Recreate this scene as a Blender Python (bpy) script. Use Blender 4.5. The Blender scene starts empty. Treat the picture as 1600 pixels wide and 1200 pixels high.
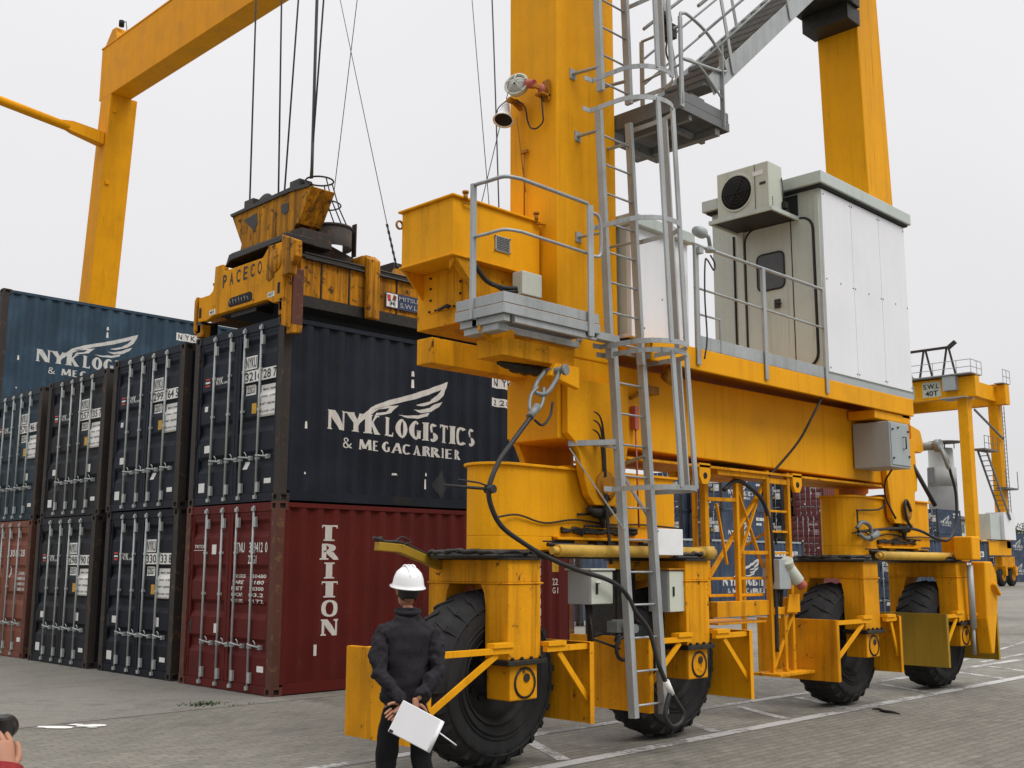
import bpy, bmesh, math, random
from mathutils import Vector, Matrix
random.seed(7)
scene = bpy.context.scene
C = scene.collection
R = math.radians
PI = math.pi

# ---------------------------------------------------------------- camera
cam_d = bpy.data.cameras.new("camera")
cam = bpy.data.objects.new("camera", cam_d)
C.objects.link(cam)
cam_d.sensor_width = 36.0
cam_d.lens = 36.0 * 1705.83 / 1600.0
cam_d.clip_start = 0.05
cam_d.clip_end = 5000
CAM = Vector((-8.3412, -12.7530, 1.7465))
_yaw, _pitch, _roll = 0.781133, 0.163681, 0.00245
_f = Vector((math.cos(_yaw) * math.cos(_pitch), math.sin(_yaw) * math.cos(_pitch), math.sin(_pitch)))
_r = Vector((math.sin(_yaw), -math.cos(_yaw), 0))
_u = _r.cross(_f)
_r2 = math.cos(_roll) * _r + math.sin(_roll) * _u
_u2 = -math.sin(_roll) * _r + math.cos(_roll) * _u
_m = Matrix((_r2, _u2, -_f)).transposed().to_4x4()
_m.translation = CAM
cam.matrix_world = _m
scene.camera = cam

# ---------------------------------------------------------------- sky and sun (overcast: brighter overhead)
world = bpy.data.worlds.new("World")
scene.world = world
world.use_nodes = True
nt = world.node_tree
nt.nodes.clear()
SUN_EL, SUN_AZ = R(52), R(-80)       # azimuth of the bright part of the cloud, measured from +X
wo = nt.nodes.new("ShaderNodeOutputWorld")
bg = nt.nodes.new("ShaderNodeBackground")
sky = nt.nodes.new("ShaderNodeTexSky")
sky.sky_type = 'NISHITA'
sky.sun_disc = False
sky.sun_elevation = SUN_EL
sky.sun_rotation = R(90) - SUN_AZ
sky.air_density = 1.0
sky.dust_density = 4.0
hs = nt.nodes.new("ShaderNodeHueSaturation")
hs.inputs['Saturation'].default_value = 0.08
nt.links.new(sky.outputs[0], hs.inputs['Color'])
geo = nt.nodes.new("ShaderNodeTexCoord")
sep = nt.nodes.new("ShaderNodeSeparateXYZ")
nt.links.new(geo.outputs['Generated'], sep.inputs[0])
rmp = nt.nodes.new("ShaderNodeValToRGB")
cr = rmp.color_ramp
cr.elements[0].position = 0.0
cr.elements[0].color = (.78, .775, .77, 1)
cr.elements[1].position = 1.0
cr.elements[1].color = (2.3, 2.3, 2.35, 1)
e = cr.elements.new(0.12); e.color = (.80, .792, .808, 1)
e = cr.elements.new(0.50); e.color = (.92, .912, .93, 1)
e = cr.elements.new(0.72); e.color = (1.75, 1.75, 1.79, 1)
nt.links.new(sep.outputs['Z'], rmp.inputs[0])
cl = nt.nodes.new("ShaderNodeTexNoise")
cl.inputs['Scale'].default_value = 2.2
cl.inputs['Detail'].default_value = 3
nt.links.new(geo.outputs['Generated'], cl.inputs['Vector'])
clr = nt.nodes.new("ShaderNodeMapRange")
clr.inputs['From Min'].default_value = .3
clr.inputs['From Max'].default_value = .7
clr.inputs['To Min'].default_value = .965
clr.inputs['To Max'].default_value = 1.03
nt.links.new(cl.outputs['Fac'], clr.inputs['Value'])
mul = nt.nodes.new("ShaderNodeVectorMath"); mul.operation = 'SCALE'
nt.links.new(rmp.outputs[0], mul.inputs[0])
# low sky behind the camera dimmed to darken the faces turned that way
dt = nt.nodes.new("ShaderNodeVectorMath"); dt.operation = 'DOT_PRODUCT'
dt.inputs[1].default_value = (.62, .78, 0)
nt.links.new(geo.outputs['Generated'], dt.inputs[0])
dm_ = nt.nodes.new("ShaderNodeMapRange"); dm_.interpolation_type = 'SMOOTHSTEP'
dm_.inputs['From Min'].default_value = -.55; dm_.inputs['From Max'].default_value = .40
dm_.inputs['To Min'].default_value = .66; dm_.inputs['To Max'].default_value = 1.0
nt.links.new(dt.outputs['Value'], dm_.inputs['Value'])
em_ = nt.nodes.new("ShaderNodeMapRange"); em_.interpolation_type = 'SMOOTHSTEP'
em_.inputs['From Min'].default_value = .30; em_.inputs['From Max'].default_value = .75
nt.links.new(sep.outputs['Z'], em_.inputs['Value'])
mxx = nt.nodes.new("ShaderNodeMath"); mxx.operation = 'MAXIMUM'
nt.links.new(dm_.outputs[0], mxx.inputs[0]); nt.links.new(em_.outputs[0], mxx.inputs[1])
mm_ = nt.nodes.new("ShaderNodeMath"); mm_.operation = 'MULTIPLY'
nt.links.new(mxx.outputs[0], mm_.inputs[0]); nt.links.new(clr.outputs[0], mm_.inputs[1])
nt.links.new(mm_.outputs[0], mul.inputs['Scale'])
sc10 = nt.nodes.new("ShaderNodeVectorMath"); sc10.operation = 'SCALE'
sc10.inputs['Scale'].default_value = 10.0      # cloud radiance in sky-texture units; background strength brings it back
nt.links.new(mul.outputs[0], sc10.inputs[0])
mx = nt.nodes.new("ShaderNodeMix"); mx.data_type = 'RGBA'
mx.inputs[0].default_value = 0.94
nt.links.new(hs.outputs[0], mx.inputs[6])
nt.links.new(sc10.outputs[0], mx.inputs[7])
nt.links.new(mx.outputs[2], bg.inputs[0])
bg.inputs[1].default_value = 0.10
nt.links.new(bg.outputs[0], wo.inputs[0])

sun_d = bpy.data.lights.new("sun", 'SUN')
sun_d.energy = 1.45
sun_d.angle = R(28)
sun_d.color = (1.0, .975, .94)
sun = bpy.data.objects.new("sun", sun_d)
C.objects.link(sun)
_sd = Vector((math.cos(SUN_AZ) * math.cos(SUN_EL), math.sin(SUN_AZ) * math.cos(SUN_EL), math.sin(SUN_EL)))
sun.rotation_euler = _sd.to_track_quat('Z', 'Y').to_euler()

scene.view_settings.view_transform = 'Standard'
scene.view_settings.look = 'None'
scene.view_settings.exposure = 0.0
scene.view_settings.gamma = 1.0

# ---------------------------------------------------------------- materials
def _nodes(name):
    m = bpy.data.materials.new(name)
    m.use_nodes = True
    return m, m.node_tree, m.node_tree.nodes['Principled BSDF']

def _ramp(t, src, stops):
    r = t.nodes.new("ShaderNodeValToRGB")
    el = r.color_ramp.elements
    while len(el) > 1: el.remove(el[-1])
    el[0].position, el[0].color = stops[0][0], tuple(stops[0][1]) + (1,)
    for p, c in stops[1:]:
        q = el.new(p); q.color = tuple(c) + (1,)
    t.links.new(src, r.inputs[0])
    return r.outputs[0]

def _mix(t, fac, a, b, mode='MIX'):
    n = t.nodes.new("ShaderNodeMix"); n.data_type = 'RGBA'; n.blend_type = mode
    for s, v in ((0, fac), (6, a), (7, b)):
        if hasattr(v, 'links'): t.links.new(v, n.inputs[s])
        elif s == 0: n.inputs[0].default_value = v
        else: n.inputs[s].default_value = tuple(v) + (1,)
    return n.outputs[2]

def _noise(t, vec, scale, detail=5, rough=.6, dist=0.):
    n = t.nodes.new("ShaderNodeTexNoise")
    n.inputs['Scale'].default_value = scale
    n.inputs['Detail'].default_value = detail
    n.inputs['Roughness'].default_value = rough
    n.inputs['Distortion'].default_value = dist
    t.links.new(vec, n.inputs['Vector'])
    return n.outputs['Fac']

def _coords(t, scale=(1, 1, 1), rnd=True):
    tc = t.nodes.new("ShaderNodeTexCoord")
    mp = t.nodes.new("ShaderNodeMapping")
    mp.inputs['Scale'].default_value = scale
    t.links.new(tc.outputs['Object'], mp.inputs[0])
    if rnd:
        oi = t.nodes.new("ShaderNodeObjectInfo")
        ml = t.nodes.new("ShaderNodeMath"); ml.operation = 'MULTIPLY'; ml.inputs[1].default_value = 61.0
        t.links.new(oi.outputs['Random'], ml.inputs[0])
        cb = t.nodes.new("ShaderNodeCombineXYZ")
        for k in range(3): t.links.new(ml.outputs[0], cb.inputs[k])
        t.links.new(cb.outputs[0], mp.inputs['Location'])
    return mp.outputs[0]

def paint(name, col, rough=.5, var=.22, streak=.35, rust=.25, dirt=(.05, .04, .03), rustcol=(.11, .04, .018), metallic=0., bump=.04, fade=None, spec=.4, bias=0., runs=0.):
    """weathered paint: patchy fading, run-off streaks, chips of rust"""
    m, t, b = _nodes(name)
    v = _coords(t)
    vs = _coords(t, (5.5, 5.5, .28))
    n1 = _noise(t, v, 1.3, 6)
    lo = tuple(c * (1 - var) for c in col)
    hi = fade if fade else tuple(min(1, c * (1 + var * .7)) for c in col)
    c1 = _ramp(t, n1, [(.28, lo), (.5, col), (.74, hi)])
    n2 = _noise(t, vs, 1.6, 7, .65)
    sf = _ramp(t, n2, [(.50 - bias, (0, 0, 0)), (.76 - bias, (streak,) * 3)])
    c2 = _mix(t, sf, c1, dirt)
    n3 = _noise(t, v, 7.5, 9, .72, .4)
    rf = _ramp(t, n3, [(.665 - .12 * rust - bias * .6, (0, 0, 0)), (.70 - .10 * rust - bias * .4, (min(1, rust * 2.2),) * 3)])
    c3 = _mix(t, rf, c2, rustcol)
    if runs:
        n6 = _noise(t, _coords(t, (24, 24, .55)), 1.0, 6, .6)
        n7 = _noise(t, v, .8, 3)
        md = t.nodes.new('ShaderNodeMath'); md.operation = 'MULTIPLY'
        t.links.new(_ramp(t, n6, [(.58, (0, 0, 0)), (.70, (1, 1, 1))]), md.inputs[0]); t.links.new(_ramp(t, n7, [(.42, (0, 0, 0)), (.62, (runs,) * 3)]), md.inputs[1])
        c3 = _mix(t, md.outputs[0], c3, tuple(x * .45 for x in dirt))
    n4 = _noise(t, v, 55, 3)
    c4 = _mix(t, .22, c3, _ramp(t, n4, [(.3, (.35,) * 3), (.7, (.68,) * 3)]), 'OVERLAY')
    t.links.new(c4, b.inputs['Base Color'])
    rr = t.nodes.new("ShaderNodeMapRange")
    rr.inputs['To Min'].default_value = max(.05, rough - .12); rr.inputs['To Max'].default_value = min(1, rough + .2)
    t.links.new(n1, rr.inputs['Value']); t.links.new(rr.outputs[0], b.inputs['Roughness'])
    b.inputs['Metallic'].default_value = metallic
    b.inputs['Specular IOR Level'].default_value = spec
    if bump:
        bp = t.nodes.new("ShaderNodeBump"); bp.inputs['Strength'].default_value = bump; bp.inputs['Distance'].default_value = .02
        nb = _noise(t, v, 4.0, 5)
        t.links.new(nb, bp.inputs['Height']); t.links.new(bp.outputs[0], b.inputs['Normal'])
    return m

def plain(name, col, rough=.6, var=.12, scale=8, metallic=0., spec=.4, bump=0.):
    m, t, b = _nodes(name)
    v = _coords(t)
    n = _noise(t, v, scale, 5)
    c = _ramp(t, n, [(.3, tuple(x * (1 - var) for x in col)), (.7, tuple(min(1, x * (1 + var)) for x in col))])
    t.links.new(c, b.inputs['Base Color'])
    b.inputs['Roughness'].default_value = rough
    b.inputs['Metallic'].default_value = metallic
    b.inputs['Specular IOR Level'].default_value = spec
    if bump:
        bp = t.nodes.new("ShaderNodeBump"); bp.inputs['Strength'].default_value = bump; bp.inputs['Distance'].default_value = .02
        t.links.new(_noise(t, v, scale * 2, 6), bp.inputs['Height']); t.links.new(bp.outputs[0], b.inputs['Normal'])
    return m

Y_ = (.80, .350, .006)
M = {}
M['yellow'] = paint('crane_yellow_paint', Y_, .55, .13, .24, .13, dirt=(.20, .072, .004), spec=.12, runs=.42)
M['yellow_worn'] = paint('worn_yellow_paint', (.70, .295, .006), .6, .28, .6, .45, dirt=(.06, .030, .008), rustcol=(.07, .034, .013), spec=.12, runs=.6)
M['spreader'] = paint('grimy_spreader_paint', (.56, .235, .010), .62, .38, .85, .42, dirt=(.030, .020, .012), rustcol=(.060, .030, .014), spec=.12, bias=.11, runs=.8)
M['yellow_greasy'] = paint('greasy_yellow_paint', (.42, .175, .010), .5, .3, .75, .62, dirt=(.022, .016, .012), rustcol=(.024, .017, .012), spec=.2)
M['grease_and_black'] = plain('grease_and_black_parts', (.018, .016, .013), .45, .4, 14, bump=.3)
M['galv'] = paint('galvanised_steel', (.38, .40, .40), .5, .24, .45, .16, dirt=(.16, .15, .13), metallic=.35, runs=.5)
M['galv_dark'] = paint('shaded_steel_grating', (.16, .165, .165), .55, .2, .3, .15, metallic=.3)  # darker copy of the galvanised steel, shade put into its colour
M['panel_white'] = paint('white_cabinet_paint', (.78, .785, .81), .35, .05, .10, .02, dirt=(.5, .48, .44), bump=.01, runs=.10)
M['panel_shaded_grey'] = paint('shaded_grey_cabinet_paint', (.49, .545, .505), .45, .09, .30, .08, dirt=(.22, .225, .21), bump=.015, runs=.4)  # darkened cabinet white: the shade of the left faces is in this colour
M['cream'] = paint('cream_box_paint', (.55, .575, .49), .45, .06, .22, .1, dirt=(.25, .24, .17), bump=.01, runs=.4)
M['grey_box'] = paint('grey_box_paint', (.35, .385, .39), .45, .08, .18, .05, dirt=(.2, .19, .17))
M['rubber'] = paint('dusty_tyre_rubber', (.026, .026, .027), .85, .35, .5, .2, dirt=(.055, .052, .046), rustcol=(.06, .055, .048), bump=.2, spec=.2)
M['rim'] = plain('dusty_black_rim', (.022, .021, .02), .7, .4, 9)
M['dark'] = plain('dark_recess', (.010, .010, .010), .8, .3)
M['seal'] = plain('black_rubber_seal', (.02, .02, .021), .7, .2)
M['cable'] = plain('black_cable', (.022, .021, .021), .55, .3, 20)
M['rope'] = plain('steel_wire_rope', (.085, .085, .09), .6, .3, 40, metallic=.3)
M['shackle'] = paint('galvanised_shackle', (.24, .26, .255), .55, .3, .5, .35, metallic=.3)
M['glass'] = plain('dark_window_glass', (.05, .055, .06), .12, .2, 3, spec=.6)
M['grey_scuff'] = plain('grey_primer_patch', (.030, .032, .036), .8, .4, 12)
M['white'] = plain('white_paint', (.80, .80, .80), .5, .05, 6)
M['white_dirty'] = paint('dirty_white_marking', (.76, .75, .71), .6, .10, .16, .08, dirt=(.3, .27, .24), bump=0)
M['black_text'] = plain('black_lettering', (.02, .02, .02), .6, .2)
M['red_text'] = plain('red_marking', (.50, .045, .03), .55, .2)
M['blue_sign'] = plain('dark_blue_sign', (.03, .045, .10), .5, .2)
M['pink'] = plain('faded_red_plastic', (.42, .10, .075), .5, .15)
M['label_yellow'] = plain('caution_label_yellow', (.55, .30, .02), .55, .15)
M['pipe_yellow'] = paint('yellow_tie_rod_paint', (.60, .36, .05), .5, .25, .5, .3, dirt=(.06, .05, .03))
M['olive'] = paint('faded_olive_yellow_paint', (.33, .20, .010), .55, .2, .4, .25, dirt=(.05, .045, .02))
def navy(name, c, r=.22): return paint(name, c, .55, .25, .45, r, dirt=(.012, .012, .013), rustcol=(.06, .032, .02), fade=tuple(x * 1.5 + .003 for x in c), spec=.18)
M['navy'] = navy('navy_container_paint', (.0125, .0165, .0255))
M['navy2'] = navy('dark_navy_container_paint', (.0085, .0105, .017))
M['navy3'] = navy('grey_navy_container_paint', (.0165, .018, .022), .35)
M['teal'] = navy('teal_blue_container_paint', (.018, .036, .048))
M['blue'] = navy('faded_blue_container_paint', (.040, .072, .105), .15)
M['farblue'] = navy('hazy_blue_container_paint', (.055, .075, .115), .12)  # paler, greyer blue with distance haze put into the colour
M['red'] = paint('oxide_red_container_paint', (.105, .0125, .0095), .6, .22, .4, .24, dirt=(.04, .014, .012), rustcol=(.10, .05, .022), spec=.18)
M['rustred'] = paint('rust_red_container_paint', (.19, .050, .022), .55, .3, .4, .35, dirt=(.05, .02, .012))
M['farred'] = paint('faded_red_container_paint', (.15, .034, .034), .5, .15, .2, .1, dirt=(.1, .04, .04))
M['post'] = paint('rusted_corner_steel', (.035, .028, .024), .7, .4, .4, .8, dirt=(.02, .016, .013), rustcol=(.10, .052, .025))
M['post_red'] = paint('rusted_red_corner_post', (.10, .034, .022), .7, .35, .4, .9, dirt=(.03, .016, .012), rustcol=(.15, .085, .03))
M['zinc'] = paint('zinc_lock_rod', (.42, .45, .44), .45, .2, .3, .3, metallic=.25, dirt=(.15, .14, .12))
M['lettering'] = paint('painted_lettering', (.66, .64, .60), .6, .10, .25, .14, dirt=(.25, .24, .25), rustcol=(.08, .06, .06), bump=0)
M['skin'] = plain('skin', (.35, .165, .098), .55, .12, 25)
M['jacket'] = plain('dark_grey_jacket_cloth', (.022, .020, .024), .9, .25, 60, bump=.3, spec=.2)
M['trouser'] = plain('black_trouser_cloth', (.012, .012, .014), .9, .25, 60, bump=.3, spec=.15)
M['hat'] = plain('white_helmet_plastic', (.80, .80, .80), .28, .02, 4, spec=.5)
M['hair'] = plain('dark_hair', (.014, .012, .011), .6, .4, 60)
M['paper'] = plain('white_paper', (.82, .82, .84), .7, .02, 5)
M['cam_black'] = plain('black_camera_plastic', (.012, .012, .013), .4, .2, 30)
M['red_cuff'] = plain('red_knit_cuff', (.22, .012, .015), .85, .2, 80)
M['concrete_far'] = plain('weathered_concrete', (.40, .40, .38), .85, .15, .3)
M['concrete_dark'] = plain('dark_weathered_concrete', (.17, .17, .165), .85, .2, .3)
M['leaf'] = plain('tree_foliage', (.050, .085, .028), .7, .5, 3)
M['bark'] = plain('tree_bark', (.09, .065, .045), .9, .3, 6)
M['grass'] = plain('weed_green', (.045, .075, .018), .8, .4, 9)

# paved yard
def ground_mat(name, base, brick):
    m, t, b = _nodes(name)
    v = _coords(t, rnd=False)
    n1 = _noise(t, v, .22, 6, .6)
    n2 = _noise(t, v, 1.7, 7, .7, .6)
    n3 = _noise(t, v, 24, 6, .75)
    c = _ramp(t, n1, [(.30, tuple(x * .80 for x in base)), (.52, base), (.72, tuple(x * 1.14 for x in base))])
    c = _mix(t, _ramp(t, n2, [(.50, (0, 0, 0)), (.74, (.55,) * 3)]), c, tuple(x * .42 for x in base))
    c = _mix(t, .55, c, _ramp(t, n3, [(.25, (.20,) * 3), (.75, (.80,) * 3)]), 'OVERLAY')
    n5 = _noise(t, _coords(t, (.25, 2.2, 1), rnd=False), 1.0, 6, .7)
    c = _mix(t, _ramp(t, n5, [(.53, (0, 0, 0)), (.76, (.5,) * 3)]), c, tuple(x * .5 for x in base))
    n8 = _noise(t, v, .5, 9, .68, .3)
    c = _mix(t, _ramp(t, n8, [(.575, (0, 0, 0)), (.66, (.50,) * 3)]), c, tuple(x * .30 for x in base))
    h = n3
    if brick:
        br = t.nodes.new("ShaderNodeTexBrick")
        br.inputs['Scale'].default_value = 1.0
        br.inputs['Brick Width'].default_value = .225
        br.inputs['Row Height'].default_value = .1125
        br.inputs['Mortar Size'].default_value = .009
        br.inputs['Mortar Smooth'].default_value = .35
        br.inputs['Color1'].default_value = (.80, .80, .80, 1)
        br.inputs['Color2'].default_value = (1.22, 1.2, 1.16, 1)
        br.inputs['Mortar'].default_value = (.42, .42, .38, 1)
        t.links.new(_coords(t, (.985, 1, 1), rnd=False), br.inputs['Vector'])
        c = _mix(t, .5, c, br.outputs['Color'], 'MULTIPLY')
        bp2 = t.nodes.new("ShaderNodeBump"); bp2.inputs['Strength'].default_value = .5; bp2.inputs['Distance'].default_value = .01; bp2.invert = True
        t.links.new(br.outputs['Fac'], bp2.inputs['Height'])
    bp = t.nodes.new("ShaderNodeBump"); bp.inputs['Strength'].default_value = .35; bp.inputs['Distance'].default_value = .012
    t.links.new(h, bp.inputs['Height'])
    if brick: t.links.new(bp2.outputs[0], bp.inputs['Normal'])
    t.links.new(bp.outputs[0], b.inputs['Normal'])
    t.links.new(c, b.inputs['Base Color'])
    b.inputs['Roughness'].default_value = .85
    b.inputs['Specular IOR Level'].default_value = .25
    return m
M['paver'] = ground_mat('block_paving', (.196, .186, .158), True)
M['pad'] = ground_mat('stained_concrete_pad', (.205, .194, .168), False)

def line_mat():
    m, t, b = _nodes('worn_road_paint')
    v = _coords(t, rnd=False)
    n = _noise(t, v, 14, 6, .8)
    n2 = _noise(t, v, 1.4, 4)
    a = t.nodes.new("ShaderNodeMath"); a.operation = 'ADD'
    t.links.new(n, a.inputs[0]); t.links.new(n2, a.inputs[1])
    c = _ramp(t, a.outputs[0], [(.90, (.165, .157, .14)), (1.05, (.25, .245, .23)), (1.26, (.42, .415, .40))])
    t.links.new(c, b.inputs['Base Color'])
    b.inputs['Roughness'].default_value = .8
    return m
M['line'] = line_mat()

# ---------------------------------------------------------------- mesh helpers
SC, TR = 1.048, Vector((0.4004, 0.6121, -0.0838))
def crane_units(p):                       # crane drawing units -> metres in the yard
    return Vector(p) * SC + TR

def spline(pts, n=6):
    P = [Vector(p) for p in pts]
    P = [2 * P[0] - P[1]] + P + [2 * P[-1] - P[-2]]
    out = []
    for i in range(1, len(P) - 2):
        for k in range(n):
            t = k / n
            a, b, c, d = P[i - 1], P[i], P[i + 1], P[i + 2]
            out.append(.5 * ((2 * b) + (c - a) * t + (2 * a - 5 * b + 4 * c - d) * t * t + (3 * b - a - 3 * c + d) * t ** 3))
    out.append(P[-2])
    return out

def arc(c, r, a0, a1, n, ax='xy'):
    o = []
    for i in range(n + 1):
        a = a0 + (a1 - a0) * i / n
        p = [c[0], c[1], c[2]]
        p['xyz'.index(ax[0])] += r * math.cos(a); p['xyz'.index(ax[1])] += r * math.sin(a)
        o.append(tuple(p))
    return o

class MB:
    def __init__(s, tf=None):
        s.v, s.f, s.m, s.s, s.tf = [], [], [], [], tf
    def add(s, vs, fs, mi=0, smooth=False):
        k = len(s.v)
        s.v += [Vector(p) for p in vs]
        for f in fs:
            s.f.append([i + k for i in f]); s.m.append(mi); s.s.append(smooth)
        return s
    def box(s, x0, x1, y0, y1, z0, z1, mi=0):
        vs = [(x, y, z) for z in (z0, z1) for y in (y0, y1) for x in (x0, x1)]
        return s.add(vs, [(0, 2, 3, 1), (4, 5, 7, 6), (0, 1, 5, 4), (2, 6, 7, 3), (0, 4, 6, 2), (1, 3, 7, 5)], mi)
    def hexa(s, vs, mi=0):                # 8 corners: bottom 4 ccw, top 4 ccw
        return s.add(vs, [(3, 2, 1, 0), (4, 5, 6, 7), (0, 1, 5, 4), (1, 2, 6, 5), (2, 3, 7, 6), (3, 0, 4, 7)], mi)
    def bar(s, p0, p1, w, h=None, up=(0, 0, 1), mi=0):
        p0, p1 = Vector(p0), Vector(p1)
        h = w if h is None else h
        d = (p1 - p0).normalized(); u = Vector(up)
        if abs(d.dot(u)) > .98: u = Vector((1, 0, 0))
        a = d.cross(u).normalized(); b = a.cross(d)
        q = []
        for p in (p0, p1):
            for sa, sb in ((-1, -1), (1, -1), (1, 1), (-1, 1)):
                q.append(p + a * sa * w / 2 + b * sb * h / 2)
        return s.add(q, [(3, 2, 1, 0), (4, 5, 6, 7), (0, 1, 5, 4), (1, 2, 6, 5), (2, 3, 7, 6), (3, 0, 4, 7)], mi)
    def tube(s, pts, r, n=8, mi=0, close=False):
        P = [Vector(p) for p in pts]
        rr = r if isinstance(r, (list, tuple)) else [r] * len(P)
        L = len(P); vs = []; ref = None
        for i, p in enumerate(P):
            if close: d = (P[(i + 1) % L] - P[i - 1])
            else: d = (P[min(i + 1, L - 1)] - P[max(i - 1, 0)])
            d.normalize()
            if ref is None:
                ref = Vector((0, 0, 1)) if abs(d.z) < .9 else Vector((1, 0, 0))
            a = d.cross(ref).normalized(); b = a.cross(d).normalized(); ref = b
            for k in range(n):
                t = 2 * PI * k / n
                vs.append(p + (a * math.cos(t) + b * math.sin(t)) * rr[i])
        fs = []
        for i in range(L if close else L - 1):
            j = (i + 1) % L
            for k in range(n):
                fs.append((i * n + k, i * n + (k + 1) % n, j * n + (k + 1) % n, j * n + k))
        s.add(vs, fs, mi, True)
        if not close:
            k = len(s.v) - len(vs)
            s.f.append([k + i for i in range(n)][::-1]); s.m.append(mi); s.s.append(False)
            s.f.append([k + (L - 1) * n + i for i in range(n)]); s.m.append(mi); s.s.append(False)
        return s
    def cyl(s, p0, p1, r, n=16, mi=0, r1=None):
        return s.tube([p0, p1], [r, r if r1 is None else r1], n, mi)
    def prism(s, poly, ax, a0, a1, mi=0):
        """poly in the two other axes (in xyz order), extruded along ax"""
        i = 'xyz'.index(ax); n = len(poly); vs = []
        for a in (a0, a1):
            for p in poly:
                q = list(p); q.insert(i, a); vs.append(q)
        fs = [tuple(range(n))[::-1], tuple(range(n, 2 * n))] + [(k, (k + 1) % n, n + (k + 1) % n, n + k) for k in range(n)]
        return s.add(vs, fs, mi)
    def lathe(s, prof, c, ax='z', n=24, mi=0, a0=0, a1=2 * PI, smooth=True):
        i = 'xyz'.index(ax); full = abs(a1 - a0 - 2 * PI) < 1e-6
        m = n if full else n + 1; vs = []
        for k in range(m):
            t = a0 + (a1 - a0) * k / n
            for r, h in prof:
                p = [r * math.cos(t), r * math.sin(t)]; p.insert(i, h)
                vs.append(Vector(p) + Vector(c))
        L = len(prof); fs = []
        for k in range(n):
            j = (k + 1) % m
            for q in range(L - 1):
                fs.append((k * L + q, j * L + q, j * L + q + 1, k * L + q + 1))
        return s.add(vs, fs, mi, smooth)
    def mesh(s, name, mats, origin=(0, 0, 0)):
        o = Vector(origin)
        vs = [(s.tf(p) if s.tf else p) - o for p in s.v]
        me = bpy.data.meshes.new(name)
        me.from_pydata([tuple(p) for p in vs], [], s.f)
        for m in (mats if isinstance(mats, (list, tuple)) else [mats]): me.materials.append(m)
        me.polygons.foreach_set('material_index', s.m)
        me.polygons.foreach_set('use_smooth', s.s)
        b = bmesh.new(); b.from_mesh(me)
        bmesh.ops.recalc_face_normals(b, faces=b.faces)
        b.to_mesh(me); b.free()
        return me
    def build(s, name, mats, parent=None, bevel=0., label=None):
        o = (0, 0, 0)
        if parent is not None:
            r = parent
            while r.parent: r = r.parent
            o = r.location
        ob = bpy.data.objects.new(name, s.mesh(name, mats, o))
        C.objects.link(ob)
        if parent is not None: ob.parent = parent
        if bevel:
            md = ob.modifiers.new('edge', 'BEVEL'); md.width = bevel; md.segments = 2; md.limit_method = 'ANGLE'; md.angle_limit = R(40)
        if label: ob['label'] = label
        return ob

def pieces(b):
    """the far-apart pieces of a mesh builder, each as a builder of its own"""
    par = list(range(len(b.v)))
    def root(i):
        while par[i] != i: par[i] = par[par[i]]; i = par[i]
        return i
    for f in b.f:
        for i in f[1:]: par[root(i)] = root(f[0])
    isl = {}
    for k, f in enumerate(b.f): isl.setdefault(root(f[0]), []).append(k)
    keys = list(isl); bb = []
    for r_ in keys:
        ps = [b.v[i] for k in isl[r_] for i in b.f[k]]
        bb.append(([min(p[a] for p in ps) for a in range(3)], [max(p[a] for p in ps) for a in range(3)]))
    n = len(keys); g = list(range(n))
    def gr(i):
        while g[i] != i: i = g[i]
        return i
    size = [max(h - l for l, h in zip(*q)) for q in bb]
    for i in range(n):
        for j in range(i):
            gap = max(max(bb[i][0][a] - bb[j][1][a], bb[j][0][a] - bb[i][1][a]) for a in range(3))
            if gap < .45 * max(size[i], size[j]) * (.35 if SPLIT_FINE else 1): g[gr(i)] = gr(j)
    out = {}
    for i in range(n): out.setdefault(gr(i), []).extend(isl[keys[i]])
    res = []
    for fs in out.values():
        m = MB(b.tf); mp = {}
        for k in sorted(fs):
            q = []
            for i in b.f[k]:
                if i not in mp: mp[i] = len(m.v); m.v.append(b.v[i])
                q.append(mp[i])
            m.f.append(q); m.m.append(b.m[k]); m.s.append(b.s[k])
        res.append(m)
    return res
SPLIT_FINE = False
def build_each(b, name, mats, parent=None, bevel=0.):
    return [p.build(name, mats, parent, bevel) for p in pieces(b)]

def put(name, me, parent=None, loc=(0, 0, 0)):
    o = bpy.data.objects.new(name, me); C.objects.link(o)
    o.location = loc
    if parent is not None: o.parent = parent
    return o

def tag(o, label=None, cat=None, group=None, kind=None):
    if label: o['label'] = label
    if cat: o['category'] = cat
    if group: o['group'] = group
    if kind: o['kind'] = kind
    return o

def thing(name, loc, label, cat, group=None, rz=0):
    o = bpy.data.objects.new(name, None); C.objects.link(o)
    o.empty_display_size = .2
    o.location = loc; o.rotation_euler = (0, 0, rz)
    return tag(o, label, cat, group)

# ---------------------------------------------------------------- lettering
_tc = {}
def text_geo(body, bold=0., spacing=1.0):
    k = (body, bold, spacing)
    if k in _tc: return _tc[k]
    cu = bpy.data.curves.new('lettering', 'FONT')
    cu.body = body; cu.size = 1; cu.resolution_u = 3; cu.fill_mode = 'BOTH'; cu.offset = bold; cu.space_character = spacing
    ob = bpy.data.objects.new('lettering', cu)
    me = bpy.data.meshes.new_from_object(ob)
    vs = [tuple(v.co) for v in me.vertices]; fs = [tuple(p.vertices) for p in me.polygons]
    bpy.data.objects.remove(ob); bpy.data.meshes.remove(me); bpy.data.curves.remove(cu)
    if not vs: vs = [(0, 0, 0)]
    x0 = min(v[0] for v in vs); x1 = max(v[0] for v in vs); y0 = min(v[1] for v in vs); y1 = max(v[1] for v in vs)
    w, h = max(1e-6, x1 - x0), max(1e-6, y1 - y0)
    vs = [((v[0] - x0) / w, (v[1] - y0) / h) for v in vs]
    _tc[k] = (vs, fs, w / h)
    return _tc[k]

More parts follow.
